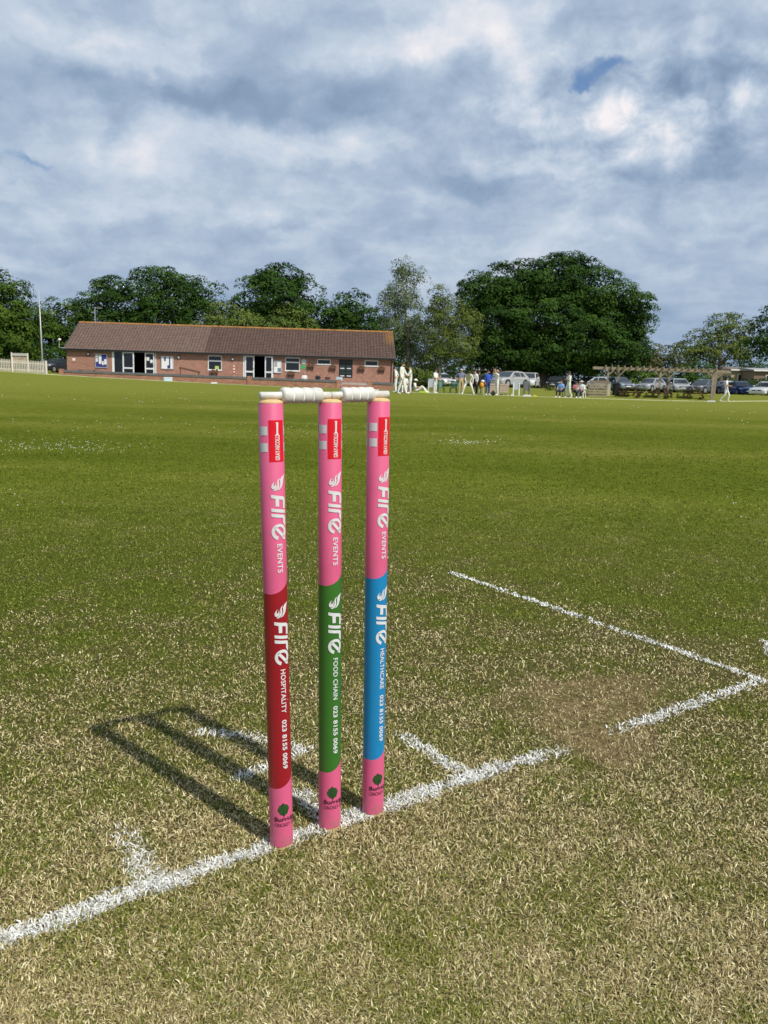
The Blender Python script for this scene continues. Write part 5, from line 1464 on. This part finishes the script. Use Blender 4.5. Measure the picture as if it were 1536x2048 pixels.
r = empty("notice_stand", p, facing(p), "pale blue sheet on a stand at the right end of the terrace wall", "sign stand"); MB().box(-.28, .28, -.02, 0, .62, 1.0).build("panel", mat("pale_blue_plastic"), r); MB().box(-.02, .02, .001, .03, 0, .9).build("stand_leg", GALV, r)
# parasol-like red and white bundle by the middle doors
p = on_front(466, 763, 1.0); p.z = (bo + bx_*bu(466)).z
r = empty("folded_parasol", p, facing(p), "folded red and white parasol leaning by the first white window", "parasol")
for k in range(6): MB().lathe([(.05+.05*(1-abs(k-2.5)/3), .5+k*.13), (.05+.05*(1-abs(k-1.5)/3), .63+k*.13)], 10).build("cloth_band", PAPER if k % 2 else mat("red_cloth", (.5, .03, .03), .8), r)
MB().tube([(0, 0, 0), (0, 0, 1.35)], 0.025, 6).build("pole", GALV, r)

# ================================================================== cars
TYRE = mat("tyre_rubber", (0.015, 0.015, 0.015), 0.8)
RIM = mat("alloy_rim", (0.5, 0.5, 0.52), 0.35, metal=0.6)
CARGLASS = mat("car_glass", (0.03, 0.04, 0.045), 0.05, spec=0.8)
LAMP = mat("headlamp_glass", (0.72, 0.75, 0.78), 0.12, spec=0.7)
PLATE = mat("number_plate", (0.75, 0.75, 0.73), 0.5)
CHROME = mat("chrome", (0.7, 0.7, 0.7), 0.2, metal=1.0)
def car(u, D, off, color, label, kind='hatch', L=4.1, lift=0.0, name="parked_car"):
    p = G(u, D); r = empty(name, p, facing(p, off), label, "car", "cars parked beyond the boundary")
    H = 1.66 if kind == 'suv' else (1.62 if kind == 'mpv' else 1.46); W = 0.92 if kind == 'suv' else 0.87
    belt = 1.05 if kind == 'suv' else 0.93; hood = belt-0.06
    body_m = mat("car_paint_%02d%02d%02d" % tuple(int(c*99) for c in color), color, 0.28, metal=0.25, coat=0.6)
    h2 = L/2
    # body: stations along y: (y, z bottom, z shoulder, z top, half width)
    S = [(-h2, .34, .55, .62, .62), (-h2+.08, .24, .60, .72, .78), (-h2+.30, .20, .68, hood-.12, W-.03), (-h2+.75, .19, .74, hood-.03, W), (-h2+1.15, .19, .78, belt, W),
         (-.1, .18, .80, belt+.01, W), (h2-1.3, .19, .80, belt+.03, W), (h2-.45, .22, .80, belt+.05, W-.02), (h2-.12, .30, .75, belt+.02, W-.08), (h2, .40, .65, belt-.12, W-.2)]
    m_ = MB(); vs = []; n = 10
    for (y, zb, zs, zt, w_) in S:
        half = [(0, zb), (w_*.80, zb), (w_, zb+.12), (w_, zs), (w_*.90, zt-.03), (w_*.80, zt)]
        ring = half + [(0, zt+.015)] + [(-x, z) for x, z in reversed(half[1:])]
        vs += [(x, y, z) for x, z in ring]
    k = 12
    fs = []
    for i in range(len(S)-1):
        for j in range(k): fs.append((i*k+j, i*k+(j+1) % k, (i+1)*k+(j+1) % k, (i+1)*k+j))
    fs += [tuple(range(k)), tuple(range((len(S)-1)*k, len(S)*k))[::-1]]
    m_.add(vs, fs)
    # cabin: painted shell with windows set on it
    if kind in ('mpv',): C = [(-h2+.75, belt-.02, .80), (-h2+1.45, H-.10, .66), (-h2+2.0, H, .64), (h2-.5, H-.02, .64), (h2-.12, belt, .78)]
    elif kind == 'suv': C = [(-h2+1.2, belt-.02, .82), (-h2+1.85, H-.08, .66), (-h2+2.3, H, .66), (h2-.6, H-.04, .66), (h2-.15, belt, .80)]
    else: C = [(-h2+1.1, belt-.02, .80), (-h2+1.85, H-.08, .62), (-h2+2.3, H, .60), (h2-.85, H-.06, .60), (h2-.25, belt+.02, .76)]
    vs = []
    for (y, z, w_) in C:
        base = belt-.03; wb = .82
        vs += [(-wb, y if z < belt+.1 else y, base), (-w_, y, z), (w_, y, z), (wb, y, base)]
    fs = []
    for i in range(len(C)-1):
        for j in range(3): fs.append((i*4+j, i*4+j+1, i*4+5+j, i*4+4+j))
        fs.append((i*4+3, i*4, i*4+4, i*4+7))
    fs += [(0, 1, 2, 3), (19, 18, 17, 16)]
    m_.add(vs, fs)
    body = m_.build("body", body_m, r, bevel=0.03)
    body.data.polygons.foreach_set('use_smooth', [False]*len(body.data.polygons))
    # windscreen, rear and side windows, proud of the shell
    def quad_panel(a, b, c, d, nm, out=0.012, inset=0.07):
        P4 = [Vector(q) for q in (a, b, c, d)]; cen = sum(P4, Vector())/4; nrm = (P4[1]-P4[0]).cross(P4[2]-P4[0]).normalized()
        if nrm.dot(cen-Vector((0, 0, .9))) < 0: nrm = -nrm
        Q = [q+(cen-q)*inset for q in P4]
        MB().add([q+nrm*out for q in Q]+[q-nrm*.01 for q in Q], [(0, 1, 2, 3), (7, 6, 5, 4), (0, 4, 5, 1), (1, 5, 6, 2), (2, 6, 7, 3), (3, 7, 4, 0)]).build(nm, CARGLASS, r)
    y0, z0, w0 = C[0]; y1, z1, w1 = C[1]; yl, zl, wl = C[-1]; yk, zk, wk = C[-2]
    quad_panel((-w0, y0, z0+.02), (w0, y0, z0+.02), (w1, y1, z1), (-w1, y1, z1), "windscreen", 0.014, 0.08)
    quad_panel((-wl, yl, zl+.04), (wl, yl, zl+.04), (wk, yk, zk), (-wk, yk, zk), "rear_window", 0.014, 0.14)
    for s in (-1, 1):
        ym = (C[2][0]+yk)/2-.1
        e = lambda y, z: (s*(.82-(.82-w1)*(z-belt+.03)/(H-belt)), y, z)
        quad_panel(e(y0+.35, belt+.03), e(ym-.04, belt+.03), e(ym-.04, H-.12), e(y1+.08, H-.12), "side_window", 0.016, 0.04)
        quad_panel(e(ym+.04, belt+.03), e(yl-.45, belt+.03), e(yk-.15, H-.14), e(ym+.04, H-.12), "side_window", 0.016, 0.04)
        MB().ball((s*(W+.09), y0+.42, belt+.07), .10, .06, .075, 8, 6).build("mirror", body_m, r, smooth=True)
        hb = MB().add([(s*.42, -h2+.02, .62), (s*.78, -h2+.20, .66), (s*.80, -h2+.36, .78), (s*.48, -h2+.10, .74), (s*.42, -h2+.14, .62), (s*.78, -h2+.34, .66), (s*.80, -h2+.46, .78), (s*.48, -h2+.24, .74)],
                 [(0, 1, 2, 3), (7, 6, 5, 4), (0, 4, 5, 1), (1, 5, 6, 2), (2, 6, 7, 3), (3, 7, 4, 0)])
        hb.build("headlight", LAMP, r)
        for yw in (-h2+.78, h2-.80):
            wh = MB().lathe([(.31, -.10), (.33, -.07), (.33, .07), (.31, .10)], 22, 'X', (s*(W-.09), yw, .33)).build("wheel", TYRE, r)
            MB().lathe([(.22, -.115), (.20, -.118), (.05, -.125)] if s < 0 else [(.22, .115), (.20, .118), (.05, .125)], 16, 'X', (s*(W-.09), yw, .33)).build("rim", RIM, wh)
            MB().lathe([(.38, -.03), (.38, .03)], 22, 'X', (s*(W-.025), yw, .36)).build("wheel_arch", BLACKP, r)
    MB().box(-.44, .44, -h2-.012, -h2+.05, .56, .66).box(-.52, .52, -h2+.01, -h2+.08, .30, .42).build("grille", BLACKP, r)
    MB().box(-.10, .10, -h2-.03, -h2-.012, .57, .65).build("badge", CHROME, r)
    MB().box(-.26, .26, -h2-.03, -h2+.0, .43, .54).build("number_plate", PLATE, r)
    for s in (-1, 1): MB().box(s*.62-.12, s*.62+.12, h2-.10, h2+.0, .72, .88).build("tail_light", mat("red_lens", (.35, .01, .01), .2), r)
    return r
SILV = (0.40, 0.42, 0.44); WHT = (0.72, 0.72, 0.72); DRK = (0.035, 0.04, 0.05); GRY = (0.13, 0.14, 0.155)
car(847, 98, 35, (0.05, 0.06, 0.075), "dark grey car in the shade behind the sitting cricketer")
car(884, 95, 28, WHT, "white car between the player with joined hands and the orange brown shed")
car(944, 98, -30, DRK, "black car in the shade behind the bending cricketer")
car(1003, 90, 10, (0.20, 0.21, 0.22), "dark silver off-roader behind the player with a hand to his head", 'suv')
car(1018, 75, -38, (0.46, 0.45, 0.44), "silver car behind the pale slatted crates")
car(1058, 90, -10, WHT, "white off-roader behind the slate display board", 'suv')
car(1114, 95, -14, DRK, "black car under the big oak left of the folded-arms fielder")
car(1177, 98, -8, (0.05, 0.075, 0.07), "dark green car in the shade behind the slatted timber bay")
car(1213, 90, 62, WHT, "white car parked side on behind the left pergola posts")
car(1239, 88, 26, (0.22, 0.26, 0.34), "blue grey car behind the black litter bin")
car(1301, 88, -28, SILV, "light silver car left of the dark red people carrier")
car(1329, 92, -18, (0.16, 0.012, 0.016), "dark red people carrier between two silver cars", 'mpv')
car(1358, 86, 12, (0.50, 0.52, 0.54), "brightest silver car right of the dark red people carrier")
car(1408, 83, -30, GRY, "dark grey car behind the right hand picnic table")
car(1446, 86, -58, (0.36, 0.37, 0.40), "pale grey car parked side on behind the striding cricketer")
car(1481, 84, 22, (0.012, 0.05, 0.21), "deep blue car right of the striding cricketer")
car(1532, 80, -24, WHT, "white car cut off by the right edge of the photo")
car(112, 88, -40, DRK, "black car in the shade left of the clubhouse")

# ================================================================== houses and sheds beyond
def gable_house(u0, u1, vtop, veave, D, wallm, roofm, label, name="house", depth=8, zg=None, hip=0.12):
    pa, pb = P(u0, veave, D), P(u1, veave, D)
    ex = Vector((pb.x-pa.x, pb.y-pa.y, 0)); L = ex.length; ex.normalize(); ey = Vector((-ex.y, ex.x, 0))
    zb = float(terrain(pa.x, pa.y)); he = pa.z-zb; rise = (veave-vtop)/FPX*D*1.15
    o = Vector((pa.x, pa.y, zb)); r = empty(name, o, math.atan2(ex.y, ex.x), label, "house" if name == "house" else "shed")
    MB().box(0.2, L-0.2, 0.3, depth, -0.5, he).build("wall", wallm, r)
    i = L*hip
    MB().add([(0, 0, he), (L, 0, he), (L, depth+.3, he), (0, depth+.3, he), (i, depth/2, he+rise), (L-i, depth/2, he+rise), (0, 0, he-.08), (L, 0, he-.08), (L, depth+.3, he-.08), (0, depth+.3, he-.08)],
             [(0, 1, 5, 4), (1, 2, 5), (2, 3, 4, 5), (3, 0, 4), (9, 8, 7, 6), (0, 6, 7, 1), (1, 7, 8, 2), (2, 8, 9, 3), (3, 9, 6, 0)]).build("roof", roofm, r)
    MB().box(0, L, -0.06, -0.003, he-.17, he+.02).build("fascia", WHITEF, r)
    nw = max(1, int(L/4))
    if name == "house":
        for k in range(nw):
            x = L*(k+.5)/nw; f = MB().box(x-.6, x+.6, 0.24, 0.297, max(.9, he-1.8), he-.6).build("window", WHITEF, r)
            MB().box(x-.5, x+.5, 0.22, 0.238, max(1.0, he-1.7), he-.7).build("pane", GLASS, f)
    return r
SLATE = mat("grey_roof_slate", (0.17, 0.17, 0.18), 0.85, noise=0.12, nscale=2)
gable_house(943, 1006, 706, 737.5, 125, mat("dull_render", (0.20, 0.17, 0.14), 0.9), SLATE, "grey roofed house glimpsed under the left side of the big oak", hip=0.0)
gable_house(1462, 1512, 733, 738.5, 112, mat("buff_brick", (0.44, 0.35, 0.24), 0.9, noise=0.12, nscale=4), mat("brown_roof", (0.16, 0.12, 0.09), 0.9), "buff brick house glimpsed through leaves above the blue car", hip=0.2)
gable_house(1508, 1580, 735, 739.5, 108, mat("brown_cladding", (0.20, 0.14, 0.11), 0.9), mat("flat_roof_felt", (0.3, 0.3, 0.3), 0.9), "brown clad building with a white flat fascia at the right edge", hip=0.0)
gable_house(1022, 1075, 722, 736, 116, mat("grey_render", (0.30, 0.29, 0.28), 0.9), SLATE, "grey rendered house in the shade behind the white off-roader")
gable_house(892, 914, 733, 741, 100, mat("orange_brown_boards", (0.30, 0.13, 0.03), 0.85, noise=0.25, nscale=8), mat("dark_felt", (0.05, 0.05, 0.05), 0.9), "orange brown timber shed behind the green chairs", "garden_shed", 2.5)
gable_house(856, 882, 729, 735, 100, mat("teal_boards", (0.02, 0.09, 0.085), 0.8, noise=0.2, nscale=8), mat("dark_felt"), "dark teal shed behind the white barked trees", "garden_shed", 2.5)
# ================================================================== trees, shrubs and hedges
BARK = mat("grey_brown_bark", (0.10, 0.08, 0.06), 0.9, noise=0.3, nscale=5)
BIRCH = mat("pale_birch_bark", (0.42, 0.40, 0.35), 0.85, noise=0.35, nscale=4)
def leaf_material(name, dark, mid, light):
    if name in MATS: return MATS[name]
    m_ = bpy.data.materials.new(name); m_.use_nodes = True; MATS[name] = m_
    t = NT(m_.node_tree); b = t.n['Principled BSDF']
    at = t.new('ShaderNodeAttribute'); at.attribute_name = 'rnd'
    at2 = t.new('ShaderNodeAttribute'); at2.attribute_name = 'clump'
    v = t.m('ADD', t.m('MULTIPLY', at.outputs['Fac'], 0.28), t.m('MULTIPLY', at2.outputs['Fac'], 0.72))
    c = t.ramp(v, [(0.12, dark), (0.5, mid), (0.9, light)])
    t.l.new(c, b.inputs['Base Color']); b.inputs['Roughness'].default_value = 0.65; b.inputs['Specular IOR Level'].default_value = 0.08
    return m_
OAKL = leaf_material("oak_leaves", (0.015, 0.040, 0.006), (0.027, 0.064, 0.009), (0.050, 0.104, 0.013))
MIDL = leaf_material("mid_green_leaves", (0.025, 0.055, 0.007), (0.045, 0.088, 0.010), (0.077, 0.130, 0.016))
BIRL = leaf_material("birch_leaves", (0.065, 0.095, 0.040), (0.100, 0.140, 0.058), (0.160, 0.200, 0.090))
ASHL = leaf_material("ash_leaves", (0.062, 0.088, 0.016), (0.095, 0.130, 0.024), (0.140, 0.175, 0.040))
LITL = leaf_material("light_shrub_leaves", (0.055, 0.090, 0.016), (0.090, 0.135, 0.024), (0.135, 0.180, 0.038))
BRWL = leaf_material("brownish_leaves", (0.060, 0.070, 0.024), (0.090, 0.100, 0.035), (0.130, 0.135, 0.055))

def leaves(lobes, size, clump, dens=1.0, droop=0.0):
    """lobes: list of (centre Vector, rx(lateral), ry(depth), rz). returns arrays of leaf quads"""
    C = []; CR = []; CN = []
    for (c, rx, ry, rz) in lobes:
        area = 4*math.pi*(((rx*ry)**1.6+(rx*rz)**1.6+(ry*rz)**1.6)/3)**(1/1.6)
        n = max(6, int(area/(clump*clump)*0.95*dens))
        d = RNG.normal(size=(n, 3)); d /= np.linalg.norm(d, axis=1)[:, None]
        rad = np.where(RNG.random(n) < 0.82, 0.86+0.20*RNG.random(n), 0.45+0.4*RNG.random(n))
        rad *= 0.90+0.16*np.sin(d[:, 0]*5.1+c.x)*np.sin(d[:, 2]*6.3+c.y)
        loc = d*rad[:, None]*np.array([rx, ry, rz])
        w_ = loc[:, 0:1]*R0[None]+loc[:, 1:2]*FH[None]+loc[:, 2:3]*np.array([[0, 0, 1.0]])
        C.append(np.array(c)[None]+w_); CR.append(clump*(0.55+0.75*RNG.random(n)))
        nn = d/np.array([rx, ry, rz]); nn = nn[:, 0:1]*R0[None]+nn[:, 1:2]*FH[None]+nn[:, 2:3]*np.array([[0, 0, 1.0]])
        CN.append(nn/np.linalg.norm(nn, axis=1)[:, None])
    C = np.concatenate(C); CR = np.concatenate(CR); CN = np.concatenate(CN)
    size = size*0.80
    per = np.maximum(10, (CR/size)**2*2.5*dens).astype(int)
    tot = int(per.sum()); ci = np.repeat(np.arange(len(C)), per)
    d = RNG.normal(size=(tot, 3)); d[:, 2] = np.where(RNG.random(tot) < 0.72, np.abs(d[:, 2]), d[:, 2]); d += CN[ci]*0.75
    d /= np.linalg.norm(d, axis=1)[:, None]
    rr = CR[ci]*(0.70+0.38*RNG.random(tot)**0.7)
    pos = C[ci]+d*rr[:, None]*np.array([1.0, 1.0, 0.72])
    if droop: pos[:, 2] -= droop*RNG.random(tot)**2
    # leaf spray normal: mostly outward, ragged
    nr = d*0.8+CN[ci]*0.4+RNG.normal(size=(tot, 3))*0.36+np.array([0, 0, 0.25]); nr /= np.linalg.norm(nr, axis=1)[:, None]
    a = np.cross(nr, RNG.normal(size=(tot, 3))); a /= np.linalg.norm(a, axis=1)[:, None]; b = np.cross(nr, a)
    s = size*(0.5+0.75*RNG.random(tot))[:, None]
    V = np.empty((tot, 4, 3), dtype=np.float32)
    V[:, 0] = pos-a*s*0.75; V[:, 1] = pos-b*s*0.42+nr*s*0.1; V[:, 2] = pos+a*s*0.75; V[:, 3] = pos+b*s*0.42+nr*s*0.1
    rnd = RNG.random(tot); cl = RNG.random(len(C))[ci]
    return V, rnd, cl
def leaf_object(name, lobes, mat_, size, clump, dens, parent, droop=0.0):
    V, rnd, cl = leaves(lobes, size, clump, dens, droop); n = len(V)
    me = np_mesh(name, V.reshape(-1, 3), np.arange(n*4), np.full(n, 4), mat_, {'rnd': np.repeat(rnd, 4), 'clump': np.repeat(cl, 4)})
    return link(name, me, parent)
LEAFCOUNT = [0]
def tree(label, lobes, D, lm, trunk=None, size=0.26, clump=1.0, dens=1.0, bark=None, name="tree", cat="tree", droop=0.0, trunk_r=0.35, group=None, extra_limbs=(), flat=0.75):
    """lobes: (u, v, half width px, half height px[, metres further back])"""
    L = []
    ppm = px_per_m(D)
    for l in lobes:
        u, v, ru, rv = l[:4]; dz = l[4] if len(l) > 4 else 0
        rx = ru/ppm*(1+dz/D); rz = rv/ppm*(1+dz/D)
        L.append((P(u, v, D+dz), rx, min(rx, max(rz, 1.2))*flat+rx*(0.25 if rx > rz else 0), rz))
    base_u = trunk[0] if trunk else lobes[0][0]
    base = G(base_u, D)
    r = empty(name, base, 0, label, cat, group)
    LL = [(c-base, a, b, d) for c, a, b, d in L]
    o = leaf_object("crown" if cat == "tree" else "foliage", LL, lm, size, clump, dens, r, droop)
    LEAFCOUNT[0] += len(o.data.polygons)
    bark = bark or BARK
    top = P(trunk[1], trunk[2], D)-base if trunk else (LL[0][0])
    t = MB()
    mid = top*0.5+Vector((0.1, 0, 0))
    t.tube([Vector((0, 0, -0.5)), Vector((0, 0, 0.4)), mid, top], [trunk_r*1.35, trunk_r, trunk_r*0.75, trunk_r*0.45], 9)
    for c, a, b, d in LL:
        st_ = mid.lerp(top, random.uniform(0.1, 1.0))
        e = c + Vector((0, 0, d*0.3)); m2 = st_.lerp(e, 0.5)+Vector((0, 0, -0.08*(e-st_).length))
        t.tube([st_, m2, e], [trunk_r*0.42, trunk_r*0.25, trunk_r*0.08], 6)
        for q in range(3):
            f = c + Vector((random.uniform(-a, a)*0.7, random.uniform(-b, b)*.7, random.uniform(-.3, .8)*d)); t.tube([m2, m2.lerp(f, .5)+Vector((0, 0, .2)), f], [trunk_r*.18, trunk_r*.1, trunk_r*.04], 5)
    t.build("trunk" if cat == "tree" else "stems", bark, r, smooth=True)
    return r

# beyond the pavilion, from left to right
tree("dark green tree cut off by the left edge of the photo", [(-30, 650, 70, 95), (10, 640, 48, 85), (28, 690, 45, 60), (5, 590, 30, 44), (-10, 700, 60, 50)], 92, MIDL, (-5, 0, 660), 0.28, 1.15)
tree("lower lighter green tree between the left edge tree and the clubhouse", [(70, 650, 45, 42), (115, 640, 48, 42), (150, 665, 40, 48), (95, 690, 60, 45), (40, 670, 30, 50, 4)], 108, MIDL, (100, 100, 660), 0.30, 1.1, 1.0)
tree("dark bushy tree rising behind the clubhouse's left end", [(190, 620, 38, 48), (225, 600, 38, 38), (255, 630, 36, 50), (205, 660, 55, 40), (240, 580, 22, 18)], 98, OAKL, (220, 222, 640), 0.27, 1.05)
tree("taller dark tree above the left half of the clubhouse roof", [(310, 585, 45, 44), (355, 595, 45, 46), (330, 630, 62, 46), (405, 600, 33, 40), (400, 640, 42, 38), (290, 640, 36, 40), (335, 562, 32, 22)], 97, OAKL, (345, 345, 620), 0.27, 1.1)
tree("light green bushy tree behind the middle of the clubhouse roof", [(455, 640, 42, 36), (425, 660, 35, 30), (490, 655, 32, 30)], 90, LITL, (455, 455, 650), 0.24, 0.85)
tree("dense dark round-headed tree above the right half of the clubhouse roof", [(555, 592, 58, 52), (510, 600, 38, 44), (600, 605, 40, 46), (560, 560, 40, 26), (625, 640, 36, 34), (500, 640, 30, 34), (560, 640, 70, 34)], 96, OAKL, (560, 560, 620), 0.27, 1.05)
tree("light yellow green shrubby tree just above the clubhouse ridge", [(575, 645, 36, 32), (545, 660, 28, 24), (605, 660, 26, 22)], 88, LITL, (575, 575, 650), 0.22, 0.75)
tree("small dark tree between the round-headed tree and the birch", [(705, 620, 32, 34), (680, 650, 36, 36), (730, 648, 34, 36), (655, 640, 22, 36, 3), (700, 670, 60, 30)], 99, OAKL, (705, 705, 640), 0.26, 0.95)
tree("dark understorey tree behind the clubhouse's right end", [(760, 680, 42, 44), (720, 700, 50, 40), (650, 690, 60, 36), (800, 700, 40, 40)], 103, OAKL, (750, 750, 690), 0.28, 1.0)
tree("tall pale grey green birch with a white trunk right of the clubhouse", [(803, 532, 15, 24), (815, 560, 24, 30), (800, 590, 32, 30), (842, 552, 12, 14), (780, 620, 26, 34), (820, 630, 40, 44), (790, 670, 36, 40), (840, 680, 36, 44), (835, 725, 34, 28)], 90, BIRL, (821, 806, 560), 0.17, 0.62, 0.80, BIRCH, droop=0.5, trunk_r=0.22)
tree("yellow green spreading tree with a pale trunk beside the birch", [(875, 600, 22, 26), (895, 630, 42, 36), (925, 655, 36, 44), (870, 670, 38, 44), (910, 695, 44, 34), (945, 640, 14, 22), (880, 708, 40, 22)], 86, ASHL, (880, 876, 640), 0.17, 0.60, 0.9, BIRCH, droop=0.5, trunk_r=0.15)
tree("huge spreading dark oak overhanging the parked cars", [(970, 590, 46, 40), (1030, 575, 58, 44), (1110, 568, 75, 48), (1180, 590, 66, 54), (1235, 630, 56, 54), (1265, 640, 38, 42), (1005, 640, 62, 60), (1090, 640, 90, 70), (1180, 680, 84, 62), (1000, 690, 60, 30), (1235, 700, 50, 40), (1100, 705, 100, 36), (950, 620, 26, 40), (1010, 722, 60, 16), (960, 712, 40, 16), (1080, 728, 80, 14), (1120, 540, 48, 24), (1260, 700, 30, 34)], 98, OAKL, (1085, 1090, 650), 0.27, 1.15, 1.25, trunk_r=0.75)
tree("brownish thin-leaved tree far off between the oak and the right hand trees", [(1320, 715, 34, 22), (1355, 722, 30, 18), (1290, 725, 30, 20)], 120, BRWL, (1320, 1320, 720), 0.30, 0.9, 0.8)
tree("airy open-crowned tree above the pergola", [(1435, 660, 36, 30), (1400, 690, 34, 30), (1465, 665, 34, 32), (1380, 700, 30, 28), (1450, 700, 50, 32), (1485, 690, 26, 38), (1495, 655, 10, 9), (1365, 690, 8, 6)], 88, ASHL, (1440, 1440, 690), 0.20, 0.72, 0.72, trunk_r=0.3)
tree("dark tree cut off by the right edge of the photo", [(1540, 680, 42, 42), (1520, 692, 24, 24), (1550, 640, 26, 26)], 80, OAKL, (1560, 1550, 690), 0.24, 0.9)
for (u0, u1, vt, D, lm, lab) in ((-60, 130, 690, 100, OAKL, "dark shaded undergrowth behind the picket fence"), (770, 960, 728, 96, OAKL, "dark shaded shrubs behind the birch and its neighbour"),
                                (950, 1250, 722, 107, OAKL, "dark shaded hedge under the big oak behind the cars"), (1235, 1600, 712, 132, OAKL, "low dark tree line on the horizon right of the big oak"), (1225, 1400, 742, 98, MIDL, "clipped green hedge behind the cars and the pergola"), (1390, 1580, 762, 97, OAKL, "darker hedge behind the blue car and the buff house"),
                                (120, 800, 668, 118, OAKL, "dark line of undergrowth far behind the clubhouse")):
    n = max(3, int((u1-u0)/30)); lobes = []
    ppm = px_per_m(D)
    for k in range(n):
        u = u0+(u1-u0)*(k+.5)/n; vb = 1024 if False else hor_v(u)+8; top = vt+random.uniform(-5, 5)+(u-u0)*0.01
        lobes.append((u, (top+vb)/2, (u1-u0)/n*0.75, (vb-top)/2*1.05))
    tree(lab, lobes, D, lm, None, 0.22 if D < 90 else 0.3, 0.7 if D < 90 else 1.0, 0.9, name="hedge", cat="hedge", trunk_r=0.12, flat=0.6)
s = [(806+k*10, 752+random.uniform(-5, 5), 13, 14) for k in range(6)]
tree("low shrubs and nettles at the foot of the birch behind the cricketers", s, 74, LITL, None, 0.16, 0.45, 0.8, name="shrub", cat="shrub", trunk_r=0.03)
tree("rough weeds on the bank left of the folded-arms fielder", [(1095+k*9, 778, 6, 5) for k in range(4)], 64, LITL, None, 0.09, 0.2, 0.8, name="weeds", cat="weeds", trunk_r=0.015)
# far bare stems between the oak and the airy tree
p = G(1310, 125); r = empty("bare_tree", p, 0, "thin leafless stems rising far off between the oak and the airy tree", "tree")
t = MB()
for k in range(9):
    a = Vector((random.uniform(-1, 1), 0, 0)); b = P(1300+random.uniform(0, 22), 690+random.uniform(-6, 14), 125)-p
    t.tube([a, a.lerp(b, .5)+Vector((0, 0, .3)), b], [.12, .07, .03], 5)
t.build("trunk", BARK, r)
print("LEAVES", LEAFCOUNT[0])
